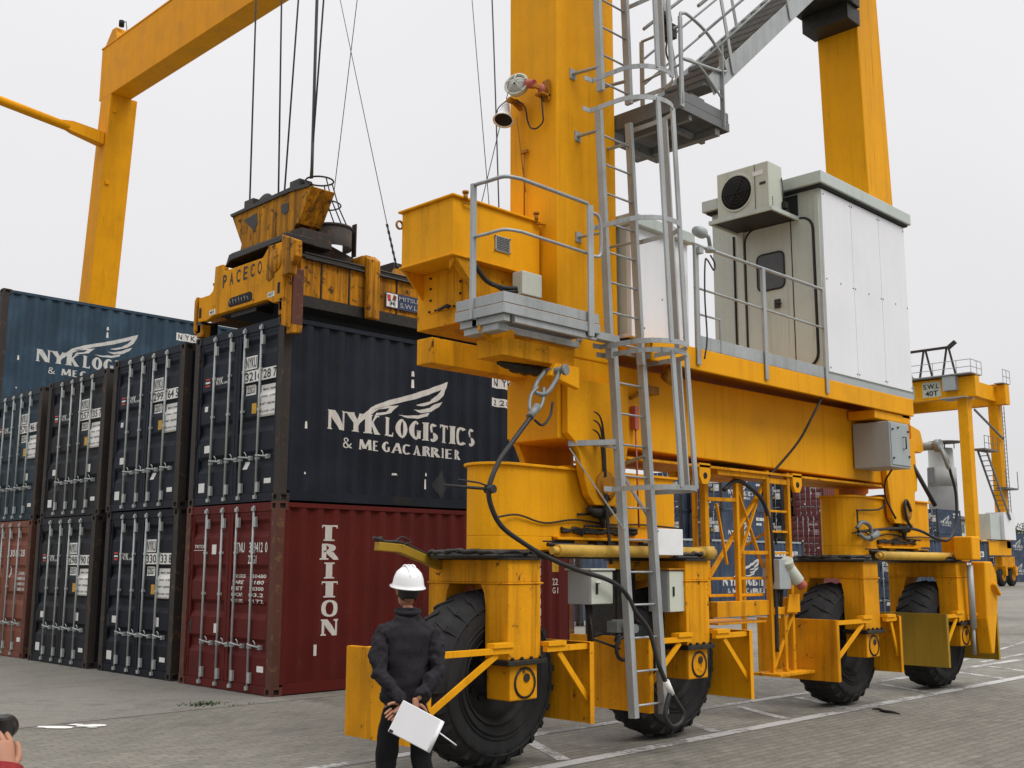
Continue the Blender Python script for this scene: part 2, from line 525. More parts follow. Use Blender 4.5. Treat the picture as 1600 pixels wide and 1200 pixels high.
def put_text(mb, body, o, right, up, w=None, h=None, bold=.0, mi=0, spacing=1.0):
    """o = lower-left corner; w and/or h in metres"""
    vs, fs, asp = text_geo(body, bold, spacing)
    if w is None: w = h * asp
    if h is None: h = w / asp
    o, right, up = Vector(o), Vector(right), Vector(up)
    mb.add([o + right * (x * w) + up * (y * h) for x, y in vs], fs, mi)
    return w

# serif capitals drawn as strokes: ([points], thickness) in a box of height 1
def _ring(cx, cy, rx, ry, tx, ty, a0=0, a1=360, n=22):
    q = []
    for i in range(n):
        b0, b1 = R(a0 + (a1 - a0) * i / n), R(a0 + (a1 - a0) * (i + 1) / n)
        q.append([(cx + rx * math.cos(b0), cy + ry * math.sin(b0)), (cx + rx * math.cos(b1), cy + ry * math.sin(b1)),
                  (cx + (rx - tx) * math.cos(b1), cy + (ry - ty) * math.sin(b1)), (cx + (rx - tx) * math.cos(b0), cy + (ry - ty) * math.sin(b0))])
    return q
def _st(x0, y0, x1, y1, t, hz=True):
    if hz and abs(x1 - x0) < abs(y1 - y0) * 3:      # horizontal cut ends
        return [(x0 - t / 2, y0), (x0 + t / 2, y0), (x1 + t / 2, y1), (x1 - t / 2, y1)]
    d = Vector((x1 - x0, y1 - y0)).normalized(); n = Vector((-d.y, d.x)) * t / 2
    return [(x0 - n.x, y0 - n.y), (x1 - n.x, y1 - n.y), (x1 + n.x, y1 + n.y), (x0 + n.x, y0 + n.y)]
def _glyph(ch, T, t, sl, sh):
    def sf(x, y, tk, l=1, r=1):
        yy0, yy1 = (y, y + sh) if y < .5 else (y - sh, y)
        return [(x - tk / 2 - sl * l, yy0), (x + tk / 2 + sl * r, yy0), (x + tk / 2 + sl * r, yy1), (x - tk / 2 - sl * l, yy1)]
    g = []; w = .7
    if ch == 'N': g = [_st(.12, 0, .12, 1, t), _st(.18, 1, .66, 0, T * 1.1), _st(.74, 0, .74, 1, t), sf(.12, 0, t), sf(.12, 1, t, 1, 0), sf(.74, 1, t)]; w = .86
    elif ch == 'Y': g = [_st(.36, .45, .08, 1, T), _st(.36, .45, .66, 1, t), _st(.36, 0, .36, .5, T), sf(.36, 0, T), sf(.08, 1, T), sf(.66, 1, t)]; w = .74
    elif ch == 'K': g = [_st(.14, 0, .14, 1, T), _st(.24, .48, .60, 1, t), _st(.64, 0, .30, .58, T * 1.05), sf(.14, 0, T), sf(.14, 1, T), sf(.60, 1, t)]; w = .78
    elif ch == 'L': g = [_st(.14, 0, .14, 1, T), _st(.14, .05, .56, .05, .10), _st(.54, .0, .55, .22, .06), sf(.14, 0, T), sf(.14, 1, T)]; w = .6
    elif ch == 'O': g = _ring(.42, .5, .42, .52, T, t * .9); w = .84
    elif ch == 'C': g = _ring(.42, .5, .42, .52, T, t * .9, 50, 310); w = .76
    elif ch == 'G': g = _ring(.42, .5, .42, .52, T, t * .9, 50, 318) + [_st(.68, .08, .68, .44, T), sf(.68, .46, T, .6, .6)]; w = .84
    elif ch == 'I': g = [_st(.18, 0, .18, 1, T), sf(.18, 0, T), sf(.18, 1, T)]; w = .36
    elif ch == 'T': g = [_st(.34, 0, .34, 1, T), _st(.02, .95, .66, .95, .10), _st(.03, .8, .03, 1, .05), _st(.65, .8, .65, 1, .05), sf(.34, 0, T)]; w = .68
    elif ch == 'S':
        g = _ring(.32, .745, .28, .265, T * .85, t, 35, 262, 14) + _ring(.32, .255, .28, .265, T * .85, t, -145, 82, 14); w = .62
    elif ch == 'M': g = [_st(.10, 0, .14, 1, t), _st(.18, 1, .46, .1, T), _st(.46, .1, .74, 1, t), _st(.84, 0, .78, 1, T), sf(.10, 0, t), sf(.84, 0, T)]; w = .96
    elif ch == 'E': g = [_st(.14, 0, .14, 1, T), _st(.14, .05, .54, .05, .10), _st(.14, .52, .46, .52, .09), _st(.14, .95, .52, .95, .10)]; w = .6
    elif ch == 'A': g = [_st(.06, 0, .36, 1, t), _st(.68, 0, .38, 1, T), _st(.18, .3, .58, .3, .08), sf(.06, 0, t), sf(.68, 0, T)]; w = .76
    elif ch == 'R': g = [_st(.14, 0, .14, 1, T), _st(.64, 0, .36, .5, T)] + _ring(.30, .74, .30, .26, T * .9, t, -90, 90, 12) + [_st(.14, .96, .32, .96, .09), _st(.14, .52, .32, .52, .08), sf(.14, 0, T)]; w = .7
    elif ch == '&': g = _ring(.30, .78, .20, .22, .1, .09, -60, 240, 14) + _ring(.30, .28, .28, .29, .13, .1, 70, 330, 14) + [_st(.66, 0, .20, .66, .14), _st(.50, .12, .66, .46, .09)]; w = .76
    elif ch == ' ': w = .3
    elif ch == "'": g = [_st(.06, .72, .10, 1, .1)]; w = .16
    return g, w
def serif_polys(txt, T=.20, t=.10, sl=.05, sh=.06, gap=.1):
    out = []; x = 0
    for ch in txt:
        g, w = _glyph(ch, T, t, sl, sh)
        out += [[(px + x, py) for px, py in q] for q in g]
        x += w + gap
    x -= gap
    return out, x
def serif_text(mb, txt, x0, z0, w, h, mi=0, slope=0., **k):
    polys, W = serif_polys(txt, **k)
    for i, q in enumerate(polys):
        mb.add([(x0 + px / W * w, -.0002 * (i % 5), z0 + pz * h + slope * px / W * w) for px, pz in q], [tuple(range(len(q)))], mi)

# ================================================================ THE YARD
g = MB()
g.add([(-1500, -1500, 0), (1500, -1500, 0), (1500, 1500, 0), (-1500, 1500, 0)], [(0, 1, 2, 3)])
tag(g.build('ground', M['paver']), kind='structure')
g = MB()     # concrete pad the stacks stand on, with a slightly ragged edge
N = 60
top = [(-60 + 160 * i / N, -.46 + random.uniform(-.035, .035), .004) for i in range(N + 1)]
bot = [(-60 + 160 * i / N, 17.6, .004) for i in range(N + 1)]
g.add(top + bot, [(i, i + 1, N + 2 + i, N + 1 + i) for i in range(N)])
tag(g.build('stacking_pad', M['pad']), kind='structure')

lm = MB()
def stripe(x0, y0, x1, y1, w=.10):
    d = Vector((x1 - x0, y1 - y0, 0)); n = Vector((-d.y, d.x, 0)).normalized() * w / 2
    a, b = Vector((x0, y0, .004)), Vector((x1, y1, .004))
    lm.add([a - n, b - n, b + n, a + n], [(0, 1, 2, 3)])
stripe(-14, -6.02, 40, -5.86, .17)
stripe(-14, -4.55, 40, -4.85, .15)
for i, cx in enumerate((-7.6, -5.9, -.35, 2.05, 3.45, 4.85, 7.2, 9.9, 11.3, 13.6, 16.0)):
    stripe(cx + .22, -4.85, cx - .34, -5.84, .13)
stripe(12.3, -4.4, 30, -3.2, .1); stripe(13.5, -5.2, 30, -4.6, .1); stripe(11.4, -4.2, 26, -1.6, .08)
tag(lm.build('road_marking', M['line']), kind='structure')
g = MB()
def blot(cx, cy, rx, ry, a, n=14):
    c, s_ = math.cos(a), math.sin(a); vs = []
    for i in range(n):
        t = 2 * PI * i / n; q = random.uniform(.7, 1.15)
        x, y = rx * q * math.cos(t), ry * q * math.sin(t)
        vs.append((cx + x * c - y * s_, cy + x * s_ + y * c, .009))
    g.add(vs, [tuple(range(n))])
blot(-3.14, -.70, .22, .09, -.9); blot(-2.90, -.66, .09, .06, -.9); blot(-2.81, -.86, .17, .10, -.9); blot(-2.86, -.97, .06, .03, -.9)
tag(g.build('paint_patch', M['white_dirty']), kind='structure')

# weeds at the pad edge
g = MB()
for i in range(190):
    cx, cy = random.gauss(-1.02, .12), random.gauss(-.06, .09)
    if i > 172: cx, cy = random.uniform(-.9, -.4), random.gauss(-.38, .05)
    h = random.uniform(.012, .04) * (1 if i <= 172 else .6); a = random.uniform(0, 2 * PI); w = random.uniform(.006, .012)
    lx, ly = random.uniform(-.04, .04), random.uniform(-.04, .04)
    dx, dy = math.cos(a) * w, math.sin(a) * w
    g.add([(cx - dx, cy - dy, .003), (cx + dx, cy + dy, .003), (cx + dx * .7 + lx * .6, cy + dy * .7 + ly * .6, h * .7), (cx + lx, cy + ly, h), (cx - dx * .7 + lx * .6, cy - dy * .7 + ly * .6, h * .7)], [(0, 1, 2, 3, 4)])
tag(g.build('weed_tuft', M['grass']), 'low green weeds growing along the crack at the concrete pad edge', 'weeds', kind='stuff')

# scrap of dark strapping on the paving
g = MB()
g.tube(spline([(4.58, -6.16, .012), (4.55, -6.26, .022), (4.47, -6.36, .015), (4.43, -6.48, .02), (4.40, -6.60, .010)]), [.007 + .011 * math.sin(PI * i / 24) for i in range(25)], 7)
tag(g.build('rubber_scrap', M['rubber']), 'dark twisted scrap of rubber lying on the paving beside the white line', 'scrap')

# ================================================================ CONTAINERS
CL, CW, CH = 6.058, 2.438, 2.591
PITCH = .278
def side_profile():
    pts = [(.13, .012)]; x = .20
    while x + PITCH < CL - .16:
        pts += [(x, .012), (x + .068, .050), (x + .140, .050), (x + .208, .012)]
        x += PITCH
    pts.append((CL - .13, .012))
    return pts
SP = side_profile()
DZ = [(.16, .030)]
for zc in (.62, 1.12, 1.62, 2.24):
    DZ += [(zc - .13, .030), (zc - .05, .068), (zc + .06, .068), (zc + .115, .030)]
DZ.append((2.42, .030))
def prof(P, s_):
    if s_ <= P[0][0]: return P[0][1]
    for (a, d0), (b, d1) in zip(P, P[1:]):
        if a <= s_ <= b: return d0 + (d1 - d0) * (s_ - a) / max(1e-9, b - a)
    return P[-1][1]

def conform(me, P, ax, out, lift=.004):
    """cut flat lettering at every fold of the sheet and lay it onto the folds (out = axis pointing into the wall)"""
    b = bmesh.new(); b.from_mesh(me)
    lo = min(v.co[ax] for v in b.verts); hi = max(v.co[ax] for v in b.verts)
    no = [0, 0, 0]; no[ax] = 1
    for s_, _ in P:
        if lo < s_ < hi:
            co = [0, 0, 0]; co[ax] = s_
            bmesh.ops.bisect_plane(b, geom=b.verts[:] + b.edges[:] + b.faces[:], dist=1e-5, plane_co=co, plane_no=no)
    for v in b.verts: v.co[out] += prof(P, v.co[ax]) - lift
    b.to_mesh(me); b.free()
    return me

_cm = {}
def cached(key, fn):
    if key not in _cm: _cm[key] = fn()
    return _cm[key]

def m_frame(post, rail):
    b = MB()
    for x0 in (0, CL - .13):
        for y0 in (0, CW - .13):
            b.box(x0, x0 + .13, y0, y0 + .13, .118, CH - .118, 0)
    for y0 in (.004, CW - .064):
        b.box(.178, CL - .178, y0, y0 + .06, CH - .075, CH - .012, 1)      # top rail
        b.box(.178, CL - .178, y0, y0 + .06, .02, .155, 1)                  # bottom rail
    for x0 in (.012, CL - .072):
        b.box(x0, x0 + .06, .165, CW - .165, CH - .125, CH - .008, 1)
        b.box(x0, x0 + .06, .165, CW - .165, .014, .13, 1)
    b.box(.2, CL - .2, .07, CW - .07, .13, .16, 1)
    for x0 in (2.0, 3.7):                                                    # fork pockets
        b.box(x0, x0 + .36, .0015, .004, .03, .145, 2)
    return b.mesh('frame', [post, rail, M['dark']])
def m_casting(post):
    b = MB(); x, y, z = .178, .162, .118; t = .022
    b.box(t, x - t, t, y - t, 0.004, z - .004, 1)
    for z0, z1 in ((0, .026), (z - .026, z)):
        b.box(0, x, 0, y, z0, z1)
    for (x0, x1) in ((0, .045), (x - .045, x)):
        for (y0, y1) in ((0, .042), (y - .042, y)):
            b.box(x0, x1, y0, y1, .026, z - .026)
    return b.mesh('corner_casting', [post, M['dark']])
def m_side(mat):
    b = MB(); vs = []
    for x, d in SP: vs += [(x, d, .15), (x, d, CH - .07)]
    n = len(SP)
    b.add(vs, [(2 * i, 2 * i + 2, 2 * i + 3, 2 * i + 1) for i in range(n - 1)])
    return b.mesh('side_panel', mat)
def m_end(mat):
    b = MB(); vs = []; ys = [(.13, .0)]
    y = .2
    while y + PITCH < CW - .12:
        ys += [(y, 0), (y + .068, .04), (y + .14, .04), (y + .208, 0)]; y += PITCH
    ys.append((CW - .13, 0))
    for y, d in ys: vs += [(CL - .02 - d, y, .13), (CL - .02 - d, y, CH - .12)]
    b.add(vs, [(2 * i, 2 * i + 2, 2 * i + 3, 2 * i + 1) for i in range(len(ys) - 1)])
    return b.mesh('end_panel', mat)
def m_roof(mat):
    b = MB(); b.box(.07, CL - .07, .05, CW - .05, CH - .035, CH - .016)
    return b.mesh('roof', mat)
def m_door(mat, side):                      # side 0: right door (low y), 1: left door
    b = MB(); y0, y1 = (.135, 1.212) if side == 0 else (1.226, CW - .135)
    ya, yb = y0 + .07, y1 - .07
    vs = []
    for z, d in DZ: vs += [(d, ya, z), (d, yb, z)]
    b.add(vs, [(2 * i, 2 * i + 1, 2 * i + 3, 2 * i + 2) for i in range(len(DZ) - 1)])
    b.box(.022, .06, y0, ya, .135, 2.462); b.box(.022, .06, yb, y1, .135, 2.462)
    b.box(.024, .06, ya, yb, .135, .165); b.box(.024, .06, ya, yb, 2.415, 2.462)
    for z in (.28, .9, 1.55, 2.25):             # hinge leaves
        yy = y0 - .03 if side == 0 else y1 - .03
        b.box(.008, .022, yy, yy + .06, z, z + .12)
    b.box(.075, .095, y0, y1, .135, 2.462, 1)
    return b.mesh('door', [mat, M['dark']])
def m_bar(mat, y):
    b = MB()
    b.tube([(.004, y, .05), (.004, y, 2.545)], .0175, 8)
    for z in (.075, 2.50): b.box(-.022, .024, y - .03, y + .03, z - .025, z + .025)
    for z in (.215, 2.32): b.box(-.012, .024, y - .072, y - .008, z - .07, z + .07)
    for z in (.62, 1.32, 1.9): b.box(-.006, .028, y - .035, y + .035, z - .018, z + .018)
    b.tube([(-.015, y, .66), (-.03, y - .05, .655), (-.028, y - .30, .63)], [.016, .013, .011], 6)
    b.box(-.02, .024, y - .31, y - .25, .60, .66)
    b.tube([(-.02, y - .22, .62), (-.035, y - .20, .70), (-.03, y - .16, .715)], .008, 5)
    return b.mesh('locking_bar', mat)
Dr, Up = Vector((0, -1, 0)), Vector((0, 0, 1))
def m_plates(st, k):
    out = []
    def pl(ya, yb, z0, z1):
        b = MB(); b.add([(0, ya, z0), (0, yb, z0), (0, yb, z1), (0, ya, z1)], [(0, 1, 2, 3)])
        out.append(conform(b.mesh('white_plate', M['white_dirty']), DZ, 2, 0, .002))
    if st == 'navy':
        pl(1.03, .71, 1.925, 2.12); pl(1.03, .19, 1.735, 1.905); pl(1.03, .77, 1.555, 1.70)
        pl(.63, .13, 1.21, 1.67)
        pl(2.08, 1.93, .79, .90); pl(2.2, 2.03, .20, .34); pl(.42, .25, .26, .33)
        if k % 2: pl(.62, .5, .78, .92)
        else: pl(2.12, 2.03, 1.42, 1.5); pl(.98, .86, .48, .59)
    else:
        pl(1.56, 1.42, .77, .90); pl(.40, .24, .30, .38); pl(1.2, 1.16, .98, 1.4)
    return out
def m_marks(st, code):
    out = []; mats = [M['black_text'], M['white_dirty'], M['red_text'], M['label_yellow'], M['grey_scuff']]
    def done(b, mi):
        for k in range(len(b.m)): b.m[k] = 0
        out.append(conform(b.mesh('door_marking', mats[mi]), DZ, 2, 0, .005))
    def tx(s_, y, z, w, h, mi):
        b = MB(); put_text(b, s_, (0, y, z), Dr, Up, w, h, .012, 0); done(b, mi)
    def rect(ya, yb, z0, z1, mi):
        b = MB(); b.add([(0, ya, z0), (0, yb, z0), (0, yb, z1), (0, ya, z1)], [(0, 1, 2, 3)], 0); done(b, mi)
    if st == 'navy':
        tx(code[0], 1.005, 1.945, .28, .155, 0)
        tx(code[1], 1.005, 1.755, .42, .13, 0); tx(code[2], .535, 1.755, .19, .13, 0); tx(code[3], .28, 1.755, .075, .13, 0)
        tx('22G1', 1.0, 1.578, .2, .1, 0)
        for i, t_ in enumerate(('CU.CAP. 1170', 'NET 28290', 'TARE  2190', 'MAX 30480')):
            tx(t_, .58, 1.265 + .108 * i, .36, .03, 0)
        for i in range(3): rect(2.13, 2.0, 1.80 + .05 * i, 1.828 + .05 * i, 2 if i != 1 else 1)
        tx('NYK', 1.86, 1.80, .24, .11, 1); tx('LINE', 1.60, 1.80, .11, .035, 1)
        rect(.80, .68, 1.27, 1.42, 3); rect(2.34, 2.18, .68, .93, 4)
    elif st == 'triton':
        tx('TTNU', 1.10, 1.90, .28, .14, 1); tx('359412', .70, 1.90, .34, .14, 1); tx('0', .30, 1.90, .055, .14, 1); tx('22G1', .72, 1.745, .21, .12, 1)
        tx('TRITON', 2.2, 1.97, .32, .05, 1); rect(2.22, 1.9, 1.935, 1.942, 1)
        for i in range(5):
            tx(('MAX GROSS', 'TARE', 'NET', 'CU.CAP.', 'KGS LBS')[i], 1.12, 1.55 - .085 * i, .3, .05, 1); tx(('30480', '2180', '28300', '33.2', '1172')[i], .66, 1.55 - .085 * i, .36, .05, 1)
        rect(1.70, 1.58, 1.88, 2.02, 1); rect(2.32, 2.18, .72, .95, 4)
    else:
        tx(code[1], 1.0, 1.90, .45, .13, 1); tx(code[2], .5, 1.90, .2, .13, 1)
        for i in range(4): tx('30480 KG', .62, 1.25 + .1 * i, .45, .06, 1)
        rect(1.02, .96, 1.5, 1.72, 1); rect(2.3, 2.2, .9, 1.2, 4)
    return out

WING = [
 [(1.243, 3.677), (1.354, 3.838), (1.56, 4.04), (1.859, 4.168), (2.293, 4.304), (2.705, 4.451), (2.917, 4.537), (3.106, 4.611), (3.08, 4.515), (3.0, 4.383), (2.868, 4.267), (2.60, 4.165), (2.424, 4.16), (2.709, 4.25), (2.866, 4.36), (2.945, 4.462), (2.865, 4.424), (2.486, 4.275), (2.107, 4.165), (1.8, 4.064), (1.563, 3.934), (1.39, 3.793), (1.277, 3.671)],
 [(2.962, 4.266), (2.896, 4.178), (2.765, 4.094), (2.556, 4.053), (2.375, 4.084), (2.53, 4.10), (2.711, 4.149), (2.842, 4.223)],
 [(2.70, 4.072), (2.661, 4.013), (2.493, 3.957), (2.301, 3.949), (2.074, 3.976), (2.301, 3.988), (2.492, 4.010), (2.60, 4.045)],
 [(1.585, 4.004), (1.801, 4.084), (2.083, 4.120), (1.962, 3.994), (1.78, 3.947), (1.659, 3.925), (1.685, 3.970), (1.84, 3.996), (1.93, 4.068), (1.80, 4.040)]]
def m_nyk():
    b = MB()
    z = -CH                                   # traced on the second tier
    serif_text(b, "NYK", .80, 3.655 + z, .96, .28, slope=-.01, T=.27, t=.14)
    serif_text(b, "LOGISTICS", 1.84, 3.64 + z, 1.86, .28, slope=-.012, T=.28, t=.14, gap=.07)
    serif_text(b, "& MEGACARRIER", 1.08, 3.405 + z, 2.30, .150, slope=-.01, T=.26, t=.15, gap=.18)
    for p in WING: b.add([(x, .0004, q + z) for x, q in p], [tuple(range(len(p)))])
    return conform(b.mesh('painted_lettering', M['lettering']), SP, 0, 1, .004)
def m_scuff():
    z = -CH; out = []
    b = MB(); b.add([(2.80, 0, 2.95 + z), (2.97, 0, 2.74 + z), (3.13, 0, 2.95 + z), (2.97, 0, 3.20 + z)], [(0, 1, 2, 3)], 0)
    out.append(conform(b.mesh('scuff_mark', M['grey_scuff']), SP, 0, 1, .004))
    for x, q, w, h in ((.40, 3.62, .04, .10), (2.33, 4.42, .05, .13), (2.33, 4.60, .05, .08), (2.62, 2.88, .03, .15), (2.63, 3.08, .03, .05), (.41, 2.98, .03, .03), (2.0, 3.06, .08, .03)):
        b = MB(); b.add([(x, 0, q + z), (x + w, 0, q + z), (x + w * .8, 0, q + h + z), (x + w * .1, 0, q + h + z)], [(0, 1, 2, 3)], 0)
        out.append(conform(b.mesh('scuff_mark', M['white_dirty']), SP, 0, 1, .004))
    return out
def m_sideplates():
    b = MB(); z = -CH
    b.add([(4.05, 0, 4.63 + z), (5.65, 0, 4.63 + z), (5.65, 0, 4.82 + z), (4.05, 0, 4.82 + z)], [(0, 1, 2, 3)])
    b.add([(4.05, 0, 4.32 + z), (4.75, 0, 4.32 + z), (4.75, 0, 4.46 + z), (4.05, 0, 4.46 + z)], [(0, 1, 2, 3)])
    return conform(b.mesh('number_plate', M['white_dirty']), SP, 0, 1, .004)
def m_sidenum(code):
    b = MB(); z = -CH; X = Vector((1, 0, 0))
    put_text(b, ' '.join(code[0]), (4.10, 0, 4.66 + z), X, Up, .62, .13, .012)
    put_text(b, ' '.join(code[1]), (4.82, 0, 4.66 + z), X, Up, .46, .13, .012)
    put_text(b, ' '.join(code[2] + code[3]), (5.36, 0, 4.66 + z), X, Up, .24, .13, .012)
    put_text(b, '2 2 G 1', (4.10, 0, 4.345 + z), X, Up, .55, .09, .012)
    return conform(b.mesh('side_number', M['black_text']), SP, 0, 1, .008)
def m_triton():
    b = MB()
    for i, ch in enumerate('TRITON'):
        z1 = 2.287 - i * .2608; w = {'I': .12, 'T': .27}.get(ch, .28); xc = .885 + .012 * i
        serif_text(b, ch, xc - w / 2, z1 - .222, w, .222, T=.26, t=.14, sl=.09, sh=.09)
    b.add([(.675, 0, .50), (.72, 0, .50), (.72, 0, .65), (.675, 0, .65)], [(0, 1, 2, 3)])
    return conform(b.mesh('painted_lettering', M['lettering']), SP, 0, 1, .004)
def m_tritonnum():
    b = MB(); X = Vector((1, 0, 0))
    for i, ch in enumerate('TTNU3594120'):
        put_text(b, ch, (5.20, 0, 2.22 - i * .165), X, Up, .07, .125, .012)
    b.add([(5.55, 0, 1.62), (5.68, 0, 1.62), (5.68, 0, 1.80), (5.55, 0, 1.80)], [(0, 1, 2, 3)], 1)
    put_text(b, '22', (5.56, 0, 1.40), X, Up, .11, .11, .01); put_text(b, 'G1', (5.56, 0, 1.26), X, Up, .11, .10, .01)
    return conform(b.mesh('side_number', [M['lettering'], M['label_yellow']]), SP, 0, 1, .004)
def m_plain_rail_text():
    b = MB(); put_text(b, 'wynco', (4.9, .001, .05), Vector((1, 0, 0)), Up, .8, .085, .012)
    return b.mesh('painted_lettering', M['lettering'])

def container(name, loc, label, matkey, st='navy', code=('NYKU', '3216', '28', '7'), side=None, post='post', rail=None, k=0, full=True, zs=1., group=None):
    r = thing(name, loc, label, 'container', group or ('containers stacked beside the crane' if full else 'containers stacked far across the yard'))
    r.scale.z = zs
    mat = M[matkey]; rl = M[rail] if rail else mat
    fr = put('frame', cached(('f', post, rl.name), lambda: m_frame(M[post], rl)), r)
    ck = cached(('c', post), lambda: m_casting(M[post]))
    for x in (0, CL - .178):
        for y in (0, CW - .162):
            for z in (0, CH - .118):
                if full or x == 0 and y == 0: put('corner_casting', ck, fr, (x, y, z))
                elif not full: put('corner_casting', ck, fr, (x, y, z)) if y == 0 else None
    sm = cached(('s', matkey), lambda: m_side(mat))
    s0 = put('side_panel', sm, r)
    s1 = put('side_panel', sm, r); s1.location.y = CW; s1.scale.y = -1
    put('end_panel', cached(('e', matkey), lambda: m_end(mat)), r)
    put('roof', cached(('r', matkey), lambda: m_roof(mat)), r)
    for sd, ys in ((0, (.585, 1.024)), (1, (1.414, 1.853))):
        d = put('door', cached(('d', matkey, sd), lambda: m_door(mat, sd)), r)
        for y in ys: put('locking_bar', cached(('b', y), lambda: m_bar(M['zinc'], y)), d)
        if sd == 0:
            for pm in cached(('p', st, k % 2), lambda: m_plates(st, k)): put('white_plate', pm, d)
            for pm in cached(('m', st, code), lambda: m_marks(st, code)): put('door_marking', pm, d)
    if side == 'nyk':
        put('painted_lettering', cached('nyk', m_nyk), s0); put('number_plate', cached('np', m_sideplates), s0)
        put('side_number', cached(('sn', code), lambda: m_sidenum(code)), s0)
        for pm in (cached('scuff', m_scuff) if full else ()): put('scuff_mark', pm, s0)
    elif side == 'triton':
        put('painted_lettering', cached('triton', m_triton), s0); put('side_number', cached('tn', m_tritonnum), s0)
    elif side == 'number':
        put('number_plate', cached('np', m_sideplates), s0); put('side_number', cached(('sn', code), lambda: m_sidenum(code)), s0)
        put('painted_lettering', cached('rt', m_plain_rail_text), s0)
    return r

RY = [0, 2.745, 5.49, 8.22, 10.95]
container('shipping_container', (0, RY[0], .0), 'oxide red container with white letters down its side on the ground at the near corner', 'red', 'triton', side='triton', post='post_red', rail='red')
container('shipping_container', (.01, RY[0], CH), 'dark navy container with winged logistics lettering under the yellow spreader', 'navy', code=('NYKU', '3216', '28', '7'), side='nyk', rail='navy', k=0)
container('shipping_container', (.03, RY[1], .0), 'black navy container on the ground next to the red one, door numbered 33 8', 'navy2', code=('NYKU', '3303', '33', '8'), k=1)
container('shipping_container', (0., RY[1], CH), 'navy container in the upper tier with door numbered 64 5', 'navy', code=('NYKU', '2992', '64', '5'), k=0, side='nyk')
container('shipping_container', (-.02, RY[2], .0), 'weathered grey navy container on the ground with door numbered 90 0', 'navy3', code=('NYKU', '2988', '90', '0'), k=1, zs=.99)
container('shipping_container', (.02, RY[2], CH * .99), 'grey navy container in the upper tier with door numbered 35 7', 'navy3', code=('NYKU', '2574', '35', '7'), k=1, zs=.985)
container('shipping_container', (0, RY[3], .0), 'rusty orange red container on the ground at the left edge of the photo', 'rustred', 'red', code=('TTNU', '3015', '28', '4'), post='post_red', rail='rustred', zs=.985)
container('shipping_container', (.02, RY[3], CH * .985), 'teal blue container standing on the rusty orange red one', 'teal', code=('NYKU', '5707', '46', '8'), k=1, zs=.985)
container('shipping_container', (0, RY[4], 0), 'navy container at the bottom of the tallest stack', 'navy', code=('NYKU', '2811', '05', '2'), zs=.975)
container('shipping_container', (0, RY[4], CH * .975), 'navy container in the middle of the tallest stack', 'navy3', code=('NYKU', '2613', '71', '3'), zs=.975)
container('shipping_container', (.12, RY[4], CH * 1.95), 'faded blue container with winged lettering topping the row behind the door stacks', 'blue', code=('NYKU', '2904', '18', '6'), side='nyk', rail='blue', zs=.965)

# ================================================================ THE GANTRY CRANE (drawing units, see crane_units)
K = crane_units
crane = thing('gantry_crane', K((-.6, -5.9, .08)), 'large yellow rubber tyred gantry crane with galvanised caged ladder standing over the container stacks', 'gantry crane')
def KB(): return MB(K)
YL = M['yellow']

# ---- legs and girders
b = KB(); b.hexa([(-1.03, -6.1, 3.66), (-.15, -6.1, 3.66), (-.15, -5.47, 3.66), (-1.03, -5.47, 3.66), (-1.05, -6.1, 16.0), (-.2, -6.1, 16.0), (-.2, -5.47, 16.0), (-1.05, -5.47, 16.0)])
leg = b.build('leg', YL, crane, .012)
b = KB(); b.hexa([(5.45, -6.1, 3.66), (6.22, -6.1, 3.66), (6.22, -5.48, 3.66), (5.45, -5.48, 3.66), (5.02, -6.1, 15.6), (5.6, -6.1, 15.6), (5.6, -5.48, 15.6), (5.02, -5.48, 15.6)])
b.build('leg', YL, crane, .012)
b = KB(); b.prism([(o[0] + .0, o[1]) for o in [(0, -.09), (.12, -.09), (.2, 0), (.12, .09), (0, .09)]], 'y', -5.83, -5.78)
for v in b.v: v.x += 5.87; v.z += 8.88
b.lathe([(.05, -.06), (.085, -.06), (.085, .06), (.05, .06)], (6.0, -5.80, 8.88), 'y', 16)
b.build('lifting_eye', M['yellow_worn'], crane)
def far_leg(x0, x1):
    b = KB(); b.hexa([(x0, 18.95, .9), (x1, 18.95, .9), (x1, 19.7, .9), (x0, 19.7, .9), (x0, 17.55, 15.66), (x1, 17.55, 15.66), (x1, 18.25, 15.66), (x0, 18.25, 15.66)])
    for z in (15.1, 12.9):
        y = 17.55 + (15.66 - z) * .095
        b.box(x0 + .1, x0 + .22, y - .05, y + .02, z, z + .12)
    return b.build('leg', YL, crane, .012)
far_leg(5.12, 5.95); far_leg(-1.03, -.2)
for x0, x1 in ((5.12, 5.75), (-1.03, -.35)):
    b = KB(); b.box(x0, x1, -6.6, 18.38, 15.66, 17.32)
    b.box(x0 - .02, x1 + .02, -6.62, 18.40, 17.32, 17.37)
    gr = b.build('girder', YL, crane, .01)
    if x0 > 0:
        b = KB(); b.hexa([(x0 + .05, 17.5, 17.37), (x1 - .05, 17.5, 17.37), (x1 - .05, 18.36, 17.37), (x0 + .05, 18.36, 17.37), (x0 + .1, 17.75, 17.9), (x1 - .1, 17.75, 17.9), (x1 - .1, 18.0, 17.9), (x0 + .1, 18.0, 17.9)])
        b.build('buffer_stop', M['yellow_worn'], gr, .01)
        b = KB(); b.cyl((x0 + .2, 17.6, 17.9), (x0 + .2, 17.6, 18.08), .08); b.tube([(x0 + .2, 17.6, 17.98), (x0 + .2, 17.3, 17.95), (x0 + .2, 17.2, 17.6)], .012, 5)
        b.build('warning_lamp', M['dark'], gr)
b = KB(); b.tube([(4.1, 18.0, 14.42), (-1, 18.0, 14.95)], .13, 12)
